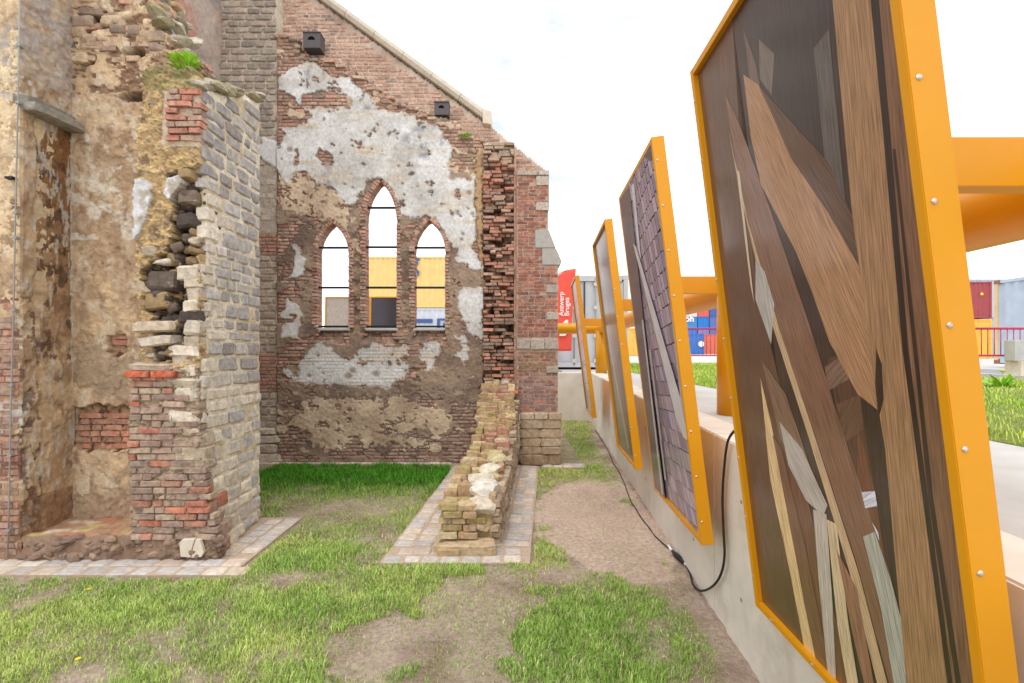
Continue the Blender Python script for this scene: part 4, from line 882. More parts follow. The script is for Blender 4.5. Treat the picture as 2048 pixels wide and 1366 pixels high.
# ================================================================== SMALL THINGS ON THE RUIN
def nest_box(px0, px1, py0, py1, Y, dp, label):
    a = P(px0, py1, Y); b = P(px1, py0, Y); W_ = b.x - a.x; Hh = b.z - a.z
    t = thing('wall_box', (a.x + W_ / 2, Y, a.z), label, 'box', 'dark metal boxes with half round holes')
    bm = bmesh.new(); cx, cz, r = a.x + W_ * .48, a.z + Hh * .52, W_ * .22
    ov = [bm.verts.new(p) for p in ((a.x, Y - dp, a.z), (b.x, Y - dp, a.z), (b.x, Y - dp, b.z), (a.x, Y - dp, b.z))]
    iv = [bm.verts.new((cx + r * math.cos(math.pi * k / 12), Y - dp, cz + r * math.sin(math.pi * k / 12))) for k in range(13)]
    es = [bm.edges.new((ov[i], ov[(i + 1) % 4])) for i in range(4)] + [bm.edges.new((iv[i], iv[(i + 1) % 13])) for i in range(13)]
    bmesh.ops.triangle_fill(bm, edges=es, use_beauty=True, use_dissolve=False)
    bk = [bm.verts.new((v.co.x, Y, v.co.z)) for v in ov]
    for i in range(4): bm.faces.new((ov[i], bk[i], bk[(i + 1) % 4], ov[(i + 1) % 4]))
    obj('casing', bm_mesh(bm, 'casing'), M['box'], t)
    prism('opening_shade', [(cx + r * math.cos(math.pi * k / 12), cz + r * math.sin(math.pi * k / 12)) for k in range(13)], Y - dp + .03, Y - dp + .05, 1, M['hole'], t)  # solid near-black plate behind the hole, painting the shade within the box
    box('lid', (a.x - .006, Y - dp - .012, b.z + .001), (b.x + .006, Y, b.z + .014), M['box'], t)
nest_box(617, 650, 82, 111, 7.66, .20, 'dark grey metal box with half round hole high up near the stone pier')
nest_box(872, 900, 215, 239, 7.66, .16, 'dark grey metal box with half round hole near the lower end of coping')
wire = thing('lightning_conductor', P(15, 1118, 4.0), 'thin vertical metal cable clamped to the left plaster wall', 'cable')
pts = [P(40, -40, 4.0), P(36, 200, 4.0), P(31, 420, 4.0), P(27, 620, 4.0), P(22, 800, 4.0), P(18, 1000, 4.0), P(15, 1119, 4.0)]
tube('wire', pts, .0055, M['cast'], wire, 6)
for py in (90, 205, 425, 475, 620, 770, 910, 1060):
    px = float(np.interp(py, [-40, 200, 420, 620, 800, 1000, 1119], [40, 36, 31, 27, 22, 18, 15])); c = P(px, py, 4.0)
    box('clamp', (c.x - .016, 3.992, c.z - .010), (c.x + .016, 4.035, c.z + .010), M['cast'], wire)
hk = P(20, 355, 4.0)
box('hook', (hk.x - .03, 3.985, hk.z - .012), (hk.x + .03, 4.035, hk.z + .006), M['bar'], wire)
def leaf_plant(name, base, n, ln, label, cat, mt, spread=1.0, parent=None, seed=1):
    r = random.Random(seed); V = []; Q = []
    for k in range(n):
        az = r.uniform(0, 2 * math.pi); el = r.uniform(.25, 1.35); L_ = ln * r.uniform(.5, 1.1); wv_ = L_ * r.uniform(.10, .18)
        d = Vector((math.cos(az) * math.cos(el) * spread, math.sin(az) * math.cos(el) * spread, math.sin(el))); s = d.cross(Vector((0, 0, 1))); s = s.normalized() if s.length > 1e-4 else Vector((1, 0, 0))
        b = Vector(base) + Vector((r.uniform(-1, 1), r.uniform(-1, 1), 0)) * ln * .3 * spread
        for (f, ww, dz) in ((0, .15, 0), (.35, .9, 0), (.7, .8, -.04), (1, .06, -.14)):
            p = b + d * (L_ * f) + Vector((0, 0, dz * L_)); V += [tuple(p - s * wv_ * ww), tuple(p + s * wv_ * ww)]
        o_ = len(V) - 8
        for i in range(3): Q.append((o_ + 2 * i, o_ + 2 * i + 1, o_ + 2 * i + 3, o_ + 2 * i + 2))
    o = obj(name, mesh_np(name, V, Q), mt, parent)
    if label: tag(o, label, cat)
    return o
leaf_plant('weed', P(372, 140, 4.45), 130, .17, 'bright green leafy weed growing on top of the broken pillar', 'plant', M['leaf'], 1.0, None, 3)
leaf_plant('weed', P(930, 274, 7.5), 40, .10, 'small green tuft on the broken slope above the right window', 'plant', M['leaf'], 1.2, None, 4)
for k, (px, py, lb) in enumerate(((178, 1194, 'tiny yellow flower in the lawn before the niche'), (156, 1338, 'tiny yellow flower in the open lawn grass'))):
    Yf = HC * F / (py - HY); c = P(px, py, Yf)
    t = thing('lawn_flower', (c.x, Yf, 0), lb, 'flower', 'small yellow lawn flowers')
    tube('stem', [(c.x, Yf, -.01), (c.x, Yf, .05)], .0015, M['leaf'], t, 5)
    bm = bmesh.new(); bmesh.ops.create_cone(bm, cap_ends=True, segments=9, radius1=.004, radius2=.014, depth=.008); bmesh.ops.translate(bm, verts=bm.verts, vec=(c.x, Yf, .053)); obj('bloom', bm_mesh(bm, 'bloom'), M['petal'], t)
Yd = 7.0; cdl = P(2004, 776, Yd)
t = thing('dandelion', (cdl.x, Yd, TZ), 'yellow flowering weed with broad leaves on the terrace grass', 'plant')
leaf_plant('leaves', (cdl.x, Yd, TZ + .02), 34, .26, None, None, M['leaf'], 1.1, t, 8)
tube('stem', [(cdl.x, Yd, TZ), (cdl.x + .01, Yd, TZ + .24)], .004, M['leaf'], t, 6)
bm = bmesh.new(); bmesh.ops.create_cone(bm, cap_ends=True, segments=12, radius1=.015, radius2=.05, depth=.03); bmesh.ops.translate(bm, verts=bm.verts, vec=(cdl.x + .01, Yd, TZ + .25)); obj('bloom', bm_mesh(bm, 'bloom'), M['petal'], t)

# ================================================================== CONCRETE RETAINING WALL
rw = thing('retaining_wall', (1.5, 6, 0), 'long pale cast concrete retaining wall carrying the terrace', 'wall')
seams = [-2.0, .6, 3.25, 5.9, 8.5, 12.1]
for a, b in zip(seams[:-1], seams[1:]):
    V8 = []
    for y in (a + .003, b - .003):
        V8 += [(WX(y), y, -.25), (WX(y) + .28, y, -.25), (WX(y) + .28, y, TZ + .006), (WX(y), y, TZ + .006)]
    bm = bmesh.new(); vs2 = [bm.verts.new(v) for v in V8]
    for f in ((0, 3, 2, 1), (4, 5, 6, 7), (0, 4, 7, 3), (3, 7, 6, 2), (1, 2, 6, 5), (0, 1, 5, 4)): bm.faces.new([vs2[i] for i in f])
    bmesh.ops.recalc_face_normals(bm, faces=bm.faces[:]); bmesh.ops.bevel(bm, geom=bm.edges[:], offset=.008, segments=2, affect='EDGES'); obj('wall_panel', bm_mesh(bm, 'wall_panel'), M['conc'], rw)
    for y in (a + .45, b - .45):                      # tie holes
        for z in (.3, .85):
            bm = bmesh.new(); bmesh.ops.create_cone(bm, cap_ends=True, segments=10, radius1=.012, radius2=.012, depth=.004); bmesh.ops.rotate(bm, verts=bm.verts, cent=(0, 0, 0), matrix=Matrix.Rotation(math.pi / 2, 3, 'Y')); bmesh.ops.translate(bm, verts=bm.verts, vec=(WX(y) - .001, y, z)); obj('tie_hole', bm_mesh(bm, 'tie_hole'), M['cast'], rw)
box('end_wall', (-12, 11.95, -.25), (WX(12.1) - .003, 12.40, TZ + .005), M['conc'], rw, bevel=.008)

# ================================================================== EXHIBITION PANELS
PW, PH, PD, KT, SLP = 1.19, 2.44, .075, .123, .065
nrmK = math.hypot(1, KT)
def quad_print(parent, O, es, et, en, polys):
    """flat print: coloured shapes laid a fraction of a millimetre apart, UVs running along each board"""
    bm = bmesh.new(); uvl = bm.loops.layers.uv.new('UVMap'); cl = bm.verts.layers.float_color.new('Col'); r = random.Random(3)
    def clip(poly):
        def half(pl, f, inter):
            o = []
            for i in range(len(pl)):
                a, b = pl[i], pl[(i + 1) % len(pl)]
                if f(a): o.append(a)
                if f(a) != f(b): o.append(inter(a, b))
            return o
        w1, w2 = .028, PW - .028; h1, h2 = .028, PH - .028
        for ax, lim, sg in ((0, w1, 1), (0, w2, -1), (1, h1, 1), (1, h2, -1)):
            if len(poly) < 3: return []
            def inter(a, b, ax=ax, lim=lim):
                t = (lim - a[ax]) / (b[ax] - a[ax]); return (a[0] + (b[0] - a[0]) * t, a[1] + (b[1] - a[1]) * t)
            poly = half(poly, lambda p, ax=ax, lim=lim, sg=sg: (p[ax] - lim) * sg >= 0, inter)
        return poly
    for i, (poly, col, ang) in enumerate(polys):
        q = clip(poly)
        if len(q) < 3: continue
        vs3 = []
        for (s, t) in q:
            v = bm.verts.new(O + es * s + et * t + en * (PD - .022 + i * .00006)); v[cl] = (*col, 1); vs3.append(v)
        f = bm.faces.new(vs3)
        if ang is None:
            A = np.array(poly); A = A - A.mean(0); w_, e_ = np.linalg.eigh(A.T @ A); dr = e_[:, 1]
        else: dr = np.array([math.cos(ang), math.sin(ang)])
        ou = (r.uniform(0, 9), r.uniform(0, 9))
        for lp, (s, t) in zip(f.loops, q): lp[uvl].uv = (s * dr[0] + t * dr[1] + ou[0], -s * dr[1] + t * dr[0] + ou[1])
    bmesh.ops.triangulate(bm, faces=bm.faces[:])
    for f in bm.faces:
        f.normal_update()
        if f.normal.dot(en) < 0: f.normal_flip()
    return obj('print', bm_mesh(bm, 'print'), M['print'], parent)
rv = None
def member(parent, O, es, et, en, s0, s1, t0, t1, d0, d1, name):
    bm = bmesh.new(); c = []
    for d in (d0, d1):
        for (s, t) in ((s0, t0), (s1, t0), (s1, t1), (s0, t1)): c.append(bm.verts.new(O + es * s + et * t + en * d))
    for f in ((0, 1, 2, 3), (4, 7, 6, 5), (0, 4, 5, 1), (1, 5, 6, 2), (2, 6, 7, 3), (3, 7, 4, 0)): bm.faces.new([c[i] for i in f])
    bmesh.ops.recalc_face_normals(bm, faces=bm.faces[:]); bmesh.ops.bevel(bm, geom=bm.edges[:], offset=.002, segments=2, affect='EDGES')
    return obj(name, bm_mesh(bm, name), M['yellow'], parent)
def rivet_at(parent, p, n):
    global rv
    if rv is None:
        bm = bmesh.new(); bmesh.ops.create_uvsphere(bm, u_segments=8, v_segments=5, radius=.0075)
        for v in bm.verts: v.co.z *= .6
        rv = bm_mesh(bm, 'rivet'); rv.materials.append(M['rivet'])
    o = bpy.data.objects.new('rivet', rv); COL.objects.link(o); o.parent = parent; o.location = Vector(p) - Vector(parent.location); o.rotation_euler = Vector(n).to_track_quat('Z', 'Y').to_euler()
def panel(O, es, et, en, label, polys, group='yellow framed exhibition panels', rivets=True):
    t = thing('exhibition_panel', O, label, 'panel', group)
    fw = .030
    member(t, O, es, et, en, 0, fw, 0, PH, 0, PD, 'frame_side'); member(t, O, es, et, en, PW - fw, PW, 0, PH, 0, PD, 'frame_side')
    member(t, O, es, et, en, fw + .0005, PW - fw - .0005, 0, fw, 0, PD - .001, 'frame_rail'); member(t, O, es, et, en, fw + .0005, PW - fw - .0005, PH - fw, PH, 0, PD - .001, 'frame_rail')
    b = member(t, O, es, et, en, fw - .004, PW - fw + .004, fw - .004, PH - fw + .004, .01, PD - .0245, 'backing_board')
    quad_print(t, O, es, et, en, polys)
    if rivets:
        for k in range(9):
            tt = .14 + k * .27
            rivet_at(t, O + es * PW + et * tt + en * (PD - .020), es); rivet_at(t, O + es * .013 + et * tt + en * PD, en)
        for k in range(4): rivet_at(t, O + es * (.15 + k * .3) + et * .014 + en * PD, en)
    return t
def panel_axes(slope):
    a = Vector((-slope, -1, 0)).normalized(); b = Vector((-KT, 0, 1)).normalized(); n = b.cross(a).normalized()
    return a, b, (n if n.x < 0 else -n)
es, et, en = panel_axes(.026)
ZB = .54
def front_uv(px, py, Xb, Yf, SLP=.065):
    """column/row of the photographed print -> position on the printed sheet"""
    a, b = (px - CX) / F, (HY - py) / F; Y = (Xb - SLP * Yf - KT * (HC - ZB)) / (a - SLP + KT * b); z = HC + b * Y
    return (Yf - Y, (z - ZB) * nrmK)
X1, Y1 = 1.105, 2.27
def pp(pts, Xb=X1, Yf=Y1, sl_=.026): return [front_uv(x, y, Xb, Yf, sl_) for x, y in pts]
full = [(0, 0), (PW, 0), (PW, PH), (0, PH)]
w1 = [([*full], S(62, 44, 36), 1.5),
 (pp([(1380, 120), (1452, 30), (1470, 300), (1500, 560), (1545, 760), (1575, 1000), (1600, 1290), (1500, 1210)]), S(98, 68, 50), 1.50),
 (pp([(1440, -60), (1640, -200), (1660, 300), (1650, 480), (1600, 330), (1500, 160)]), S(60, 48, 46), 1.5),
 (pp([(1505, 80), (1535, 110), (1530, 192), (1507, 160)]), S(112, 98, 88), None),
 (pp([(1560, 870), (1600, 990), (1700, 1420), (1630, 1420), (1590, 1180)]), S(112, 74, 54), None),
 (pp([(1640, 720), (1690, 700), (1760, 1150), (1790, 1400), (1720, 1240), (1690, 980)]), S(88, 58, 44), None),
 (pp([(1700, 850), (1735, 990), (1775, 1270), (1740, 1160), (1700, 1000)]), S(112, 70, 50), None),
 (pp([(1636, 735), (1672, 712), (1682, 760), (1640, 785)]), S(120, 92, 76), None),
 (pp([(1660, 810), (1705, 790), (1712, 860), (1672, 890)]), S(104, 74, 58), None),
 (pp([(1612, 100), (1642, 60), (1690, 560), (1652, 490)]), S(92, 84, 78), None),
 (pp([(1475, 60), (1500, 130), (1530, 300), (1500, 260)]), S(108, 86, 74), None),
 (pp([(1475, 150), (1505, 172), (1590, 290), (1662, 395), (1702, 530), (1745, 700), (1762, 840), (1700, 790), (1644, 684), (1612, 590), (1579, 505), (1545, 440), (1510, 370), (1490, 275)]), S(168, 126, 92), None),
 (pp([(1505, 172), (1560, 235), (1640, 325), (1692, 440), (1702, 535), (1640, 425), (1570, 320)]), S(96, 70, 54), None),
 (pp([(1440, 190), (1468, 250), (1532, 430), (1602, 640), (1682, 900), (1765, 1150), (1810, 1400), (1772, 1400), (1700, 1130), (1620, 880), (1540, 640), (1470, 390)]), S(128, 92, 72), None),
 (pp([(1446, 260), (1472, 400), (1547, 660), (1622, 890), (1704, 1150), (1768, 1400), (1748, 1400), (1684, 1140), (1606, 880), (1520, 610)]), S(196, 164, 128), None),
 (pp([(1462, 340), (1468, 345), (1498, 610), (1490, 570)]), S(206, 186, 158), None),
 (pp([(1500, 520), (1518, 545), (1537, 610), (1531, 690), (1500, 600)]), S(178, 172, 164), None),
 (pp([(1510, 755), (1532, 850), (1562, 1000), (1612, 1230), (1626, 1340), (1600, 1310), (1570, 1150), (1530, 960)]), S(222, 188, 138), None),
 (pp([(1512, 720), (1560, 790), (1610, 940), (1640, 1010), (1600, 960), (1550, 880)]), S(128, 98, 78), None),
 (pp([(1548, 845), (1592, 900), (1642, 1012), (1634, 1034), (1600, 1002), (1565, 930)]), S(182, 172, 164), None),
 (pp([(1534, 870), (1552, 900), (1600, 1100), (1660, 1400), (1636, 1400), (1600, 1220)]), S(120, 82, 62), None),
 (pp([(1614, 1020), (1640, 1030), (1652, 1200), (1660, 1360), (1644, 1350), (1627, 1180)]), S(190, 178, 166), None),
 (pp([(1641, 1040), (1660, 1050), (1684, 1250), (1712, 1420), (1690, 1420), (1662, 1250)]), S(208, 184, 148), None),
 (pp([(1660, 1100), (1700, 1180), (1740, 1400), (1722, 1400), (1690, 1260)]), S(150, 106, 84), None),
 (pp([(1712, 1075), (1735, 1065), (1772, 1180), (1830, 1420), (1782, 1420), (1748, 1220)]), S(170, 168, 156), None),
 (pp([(1709, 986), (1735, 984), (1740, 1014), (1716, 1018)]), S(214, 212, 226), None),
 (pp([(1729, 1045), (1742, 1066), (1744, 1084)]), S(226, 226, 232), None),
 (pp([(1640, -100), (1716, -100), (1724, 0), (1790, 700), (1905, 1500), (1810, 1500), (1755, 900), (1735, 780), (1690, 440)]), S(158, 120, 86), 1.53),
 (pp([(1716, -100), (1730, -100), (1740, 0), (1800, 700), (1908, 1500), (1896, 1500), (1788, 700)]), S(50, 34, 28), 1.53),
 (pp([(1737, 700), (1748, 730), (1752, 800), (1742, 840), (1735, 770)]), S(58, 38, 30), 1.53),
 (pp([(1732, -100), (1800, -100), (1990, 1500), (1906, 1500), (1800, 700)]), S(126, 90, 66), 1.53),
 (pp([(1768, 300), (1774, 300), (1850, 1000), (1925, 1500), (1914, 1500), (1840, 1000)]), S(58, 40, 32), 1.53)]
panel(Vector((X1, Y1, ZB)) - en * PD, es, et, en, 'yellow framed panel printed with a tangle of brown wooden beams', w1)
# shingle print
es, et, en = panel_axes(.050)
def p2(pts): return pp(pts, 1.182, 4.15, .050)
r2 = random.Random(21); w2 = [([*full], S(74, 66, 72), 1.55), ([(0, 0), (.26, 0), (.14, 1.3), (.05, 2.44), (0, 2.44)], S(70, 62, 66), 1.6)]
t0 = -.06; k = 0
while t0 < 2.42:
    rh = r2.uniform(.095, .125); s = lerp(.27, .10, t0 / 2.44) + r2.uniform(-.03, .03); k += 1
    while s < PW:
        ww = r2.uniform(.045, .095); sk = lerp(-.05, -.02, t0 / 2.44); dz = lerp(.03, .16, t0 / 2.44) * (s - .3) * .9; c = S(170, 152, 163) * r2.uniform(.55, 1.25); c = c * np.array([1, r2.uniform(.93, 1.02), r2.uniform(.95, 1.12)])
        if r2.random() < .03: c = S(120, 120, 172)
        w2.append(([(s, t0 + dz), (s + ww - .005, t0 + dz + r2.uniform(-.008, .008)), (s + ww - .005 + sk, t0 + rh + dz - .004), (s + sk, t0 + rh + dz - .004)], c, 1.55)); s += ww
    t0 += rh
w2 += [(p2([(1240, 400), (1258, 372), (1278, 560), (1300, 760), (1330, 1000), (1308, 978)]), S(78, 68, 72), 1.6),
 (p2([(1318, 300), (1330, 300), (1360, 560), (1400, 900), (1440, 1090), (1392, 1000), (1362, 760), (1340, 560)]), S(120, 106, 116), 1.55),
 (p2([(1266, 488), (1272, 494), (1376, 850), (1380, 886), (1366, 874), (1352, 836), (1320, 705)]), S(206, 202, 206), None), (p2([(1314, 372), (1320, 372), (1340, 560), (1364, 760), (1370, 850), (1362, 812), (1335, 560)]), S(176, 172, 180), None),
 (p2([(1283, 640), (1286, 640), (1326, 990), (1323, 988)]), S(188, 184, 188), None), (p2([(1298, 700), (1301, 700), (1332, 960), (1329, 960)]), S(170, 164, 170), None), (p2([(1262, 372), (1268, 366), (1282, 520), (1276, 500)]), S(206, 208, 222), None), (p2([(1285, 312), (1320, 268), (1326, 300), (1300, 322)]), S(58, 54, 58), None)]
panel(Vector((1.182, 4.15, ZB)) - en * PD, es, et, en, 'yellow framed panel printed with weathered grey wooden shingles', w2)
es, et, en = panel_axes(.060)
w3 = [([*full], S(120, 96, 84), 1.52), ([(.0, 0), (.45, 0), (.30, 1.2), (.14, 2.44), (0, 2.44)], S(104, 96, 92), 1.6), ([(.14, 2.44), (.5, 2.44), (.62, 1.1), (.5, .9), (.3, 1.3)], S(140, 116, 102), 1.5), ([(.5, 2.44), (1.2, 2.44), (1.2, 1.3), (.62, 1.2)], S(124, 96, 84), 1.5), ([(.2, 1.45), (.26, 1.45), (.82, .15), (.74, .1), (.4, .8)], S(186, 162, 132), None), ([(.2, .05), (.7, .1), (.5, .6), (.3, .9)], S(120, 124, 104), 1.7), ([(.85, .1), (1.2, 0), (1.2, 1.2), (.7, 1.1)], S(92, 72, 62), 1.5)]
panel(Vector((1.262, 6.02, ZB)) - en * PD, es, et, en, 'yellow framed panel printed with smooth brown timber grain', w3)
w4 = [([*full], S(206, 186, 190), 1.55)] + [([(0, a), (PW, a + .1), (PW, a + .12), (0, a + .015)], S(150, 120, 124), 0.) for a in (.5, .9, 1.25, 1.7, 2.0)] + [([(0, 0), (PW, 0), (PW, .42), (0, .5)], S(150, 152, 162), 1.5), ([(.3, .1), (.5, .1), (.4, 1.0), (.32, 1.0)], S(110, 108, 116), 1.5)]
panel(Vector((1.435, 9.67, ZB)) - en * PD, es, et, en, 'yellow framed panel printed with pale pinkish boards beside the red flag', w4)
# two panels on the terrace seen through the lancets
for (px0, Yp, lb, cols) in ((648, 13.3, 'yellow framed panel printed with grey cracked wood seen through the left pointed window', (S(164, 150, 138), S(120, 106, 98), S(190, 182, 172))), (739, 13.3, 'yellow framed panel printed with dark purple fibres seen through the middle pointed window', (S(46, 38, 46), S(84, 66, 78), S(104, 92, 92)))):
    O = P(px0, 700, Yp); O.z = TZ - .0; rr = random.Random(px0)
    pr = [([*full], cols[0], 1.55)]
    for k in range(9): a = rr.uniform(0, 1.1); b = rr.uniform(.0, 1.6); pr.append(([(a, b), (a + rr.uniform(.02, .12), b), (a + rr.uniform(.0, .3), b + rr.uniform(.3, .9))], cols[1 + k % 2], None))
    es2, et2, en2 = Vector((1, 0, 0)), Vector((0, .06, 1)).normalized(), Vector((0, -1, .06)).normalized()
    O.z = 3.16 - PH - .03
    t = panel(O, es2, et2, en2, lb, pr, 'yellow framed exhibition panels', False)
    for s in (.15, PW - .15): p = O + es2 * s; box('foot_post', (p.x - .03, Yp + .02, TZ), (p.x + .03, Yp + .08, O.z + .3), M['yellow'], t)

# ================================================================== YELLOW TUBE STRUCTURE
PX = lambda y: 1.885 + (y - 4.23) * .0357
tr = thing('tube_railing', (1.9, 6, TZ), 'thick yellow steel tube on round posts with beams to the panels', 'railing')
PZ = 2.22
path = [(PX(y), y, PZ) for y in (-1.5, 2, 6, 10)] + [(PX(11.8), 11.8, PZ)]
cor_ = [(PX(11.8) - .30 + .30 * math.cos(a), 11.8 + .30 * math.sin(a), PZ) for a in np.linspace(.2, math.pi / 2, 7)]
tube('main_tube', path + cor_ + [(.35, 12.1, PZ)], .13, M['yellow'], tr, 28)
for y in (1.15, 4.25, 7.1, 11.85):
    x = PX(y) - (.04 if y > 11 else 0)
    tube('post', [(x, y, TZ), (x, y, PZ - .06)], .135, M['yellow'], tr, 28)
tube('post', [(.40, 12.1 + .02, TZ), (.40, 12.12, PZ - .06)], .135, M['yellow'], tr, 28)
for (y, xb) in ((1.44, .985), (4.10, 1.05), (5.92, 1.12), (9.55, 1.32)):
    box('beam', (xb + .02, y - .035, 2.16), (PX(y) + .16, y + .035, 2.30), M['yellow'], tr, bevel=.004)
    box('end_plate', (PX(y) - .03, y - .05, 2.145), (PX(y) + .17, y - .0355, 2.315), M['yellow'], tr, bevel=.003)
    rvp = bpy.data.objects.new('bolt', rv); COL.objects.link(rvp); rvp.parent = tr; rvp.location = Vector((PX(y) + .04, y - .052, 2.20)) - Vector(tr.location); rvp.rotation_euler = (math.pi / 2, 0, 0); rvp.scale = (2, 2, 2)
    box('panel_bracket', (xb + .005, y - .20, 2.14), (xb + .03, y + (.10 if y < 5 else .08), 2.32), M['yellow'], tr, bevel=.003)

# ================================================================== POWER CABLE
pc = thing('power_cable', (WX(3.2) - .1, 3.2, .02), 'black power cable hanging from the wall and running along its foot', 'cable')
def gp(px, py, z=.012): Y = (HC - z) * F / (py - HY); return Vector(((px - CX) / F * Y, Y, z))
def wpt(px, py): a = (px - CX) / F; Y = (1.103 - .03) / (a - .0652); return Vector((a * Y, Y, HC - (py - HY) / F * Y))
hang = [wpt(*q) for q in ((1468, 862), (1455, 885), (1448, 940), (1445, 1000), (1447, 1060), (1449, 1110), (1443, 1145), (1430, 1168), (1412, 1180), (1397, 1180))] + [gp(1386, 1168), gp(1381, 1150), gp(1376, 1138), gp(1368, 1126)]
tube('lead', catmull(hang, 6), .0075, M['black'], pc, 8)
tube('plug', [gp(1368, 1126, .02), gp(1360, 1118, .02), gp(1352, 1110, .02), gp(1345, 1102, .02)], [.010, .022, .022, .010], M['black'], pc, 10)
tube('cable_tag', [gp(1374, 1131, .016), gp(1369, 1126, .016)], .011, M['white'], pc, 8); tube('cable_tag', [gp(1343, 1100, .016), gp(1336, 1091, .016)], .011, M['white'], pc, 8)
run = [gp(1345, 1102), gp(1325, 1086), gp(1308, 1070), gp(1300, 1058), gp(1282, 1035), gp(1272, 1018), gp(1262, 1003), gp(1255, 985), gp(1248, 965), gp(1236, 940), gp(1226, 925), gp(1218, 905), gp(1208, 888), gp(1200, 875), gp(1190, 860)]
tube('lead', catmull(run, 5), .006, M['black'], pc, 7)

# ================================================================== FLAG
def text_mesh(name, body, size, Mx, material, parent, offset=0., extrude=.001, align='LEFT'):
    cu = bpy.data.curves.new(name, 'FONT'); cu.body = body; cu.size = size; cu.extrude = extrude; cu.offset = offset; cu.align_x = align
    o = bpy.data.objects.new(name, cu); COL.objects.link(o); dg = bpy.context.evaluated_depsgraph_get()
    me = bpy.data.meshes.new_from_object(o.evaluated_get(dg)); bpy.data.objects.remove(o); me.transform(Mx); me.materials.clear()
    return obj(name, me, material, parent)
FYY = 12.75; fk = FYY / F
fl = thing('beach_flag', P(1118, 734, FYY), 'red feather flag lettered in white beside the grey container doors', 'flag')
FL = [(1108, 560), (1116, 551), (1126, 544), (1138, 540), (1152, 538.5), (1150, 560), (1147, 600), (1144, 640), (1143, 701), (1112, 702), (1108, 702)]
V_ = []
us2 = np.linspace(0, 1, 9); rows_ = 30
def edge_l(v): return 1108.
def edge_r(v): return float(np.interp(v, [538, 560, 600, 640, 701], [1152, 1150, 1147, 1144, 1143]))
def edge_t(u): return float(np.interp(u, [1108, 1116, 1126, 1138, 1152], [560, 551, 544, 540, 538.5]))
pos = np.zeros((rows_, 9, 3))
for i in range(rows_):
    for j, uu in enumerate(us2):
        v0 = 538.5 + (702 - 538.5) * i / (rows_ - 1); x = lerp(1108., edge_r(v0), uu); v1 = max(v0, edge_t(x)); q = P(x, v1, FYY); pos[i, j] = (q.x, FYY + .012 * math.sin(uu * 5 + i * .25), q.z)
obj('banner', grid_mesh('banner', pos, np.ones((rows_, 9, 3)), None, back=(0, .004, 0), smooth=True, backface=True), M['flag'], fl)
tube('pole', catmull([P(1107, 738, FYY + .01), P(1106, 640, FYY + .01), P(1106, 575, FYY + .01), P(1114, 552, FYY + .01), P(1128, 542.5, FYY + .01), P(1151, 538, FYY + .01)], 6), .012, M['flag'], fl, 8)
box('ground_plate', (P(1107, 700, FYY).x - .2, FYY - .2, TZ + .001), (P(1107, 700, FYY).x + .2, FYY + .2, TZ + .03), M['cast'], fl)
RT = Matrix.Rotation(math.pi / 2, 4, 'X')
for body, px, py, sz in (('Antwerp', 1127, 632, .172), ('Bruges', 1138, 632, .172)):
    q = P(px, py, FYY - .03); text_mesh('lettering', body, sz, Matrix.Translation(q) @ RT @ Matrix.Rotation(math.pi / 2, 4, 'Z'), M['white'], fl, offset=.003)
for pl in ([(1116, 668), (1122, 650), (1131, 640), (1136, 640), (1136, 648), (1126, 655)], [(1124, 655), (1136, 650), (1137, 664), (1130, 672), (1118, 672)]):
    prism('emblem', [((x - CX) * fk, HC - (y - HY) * fk) for x, y in pl], FYY - .032, FYY - .03, 1, M['white'], fl)

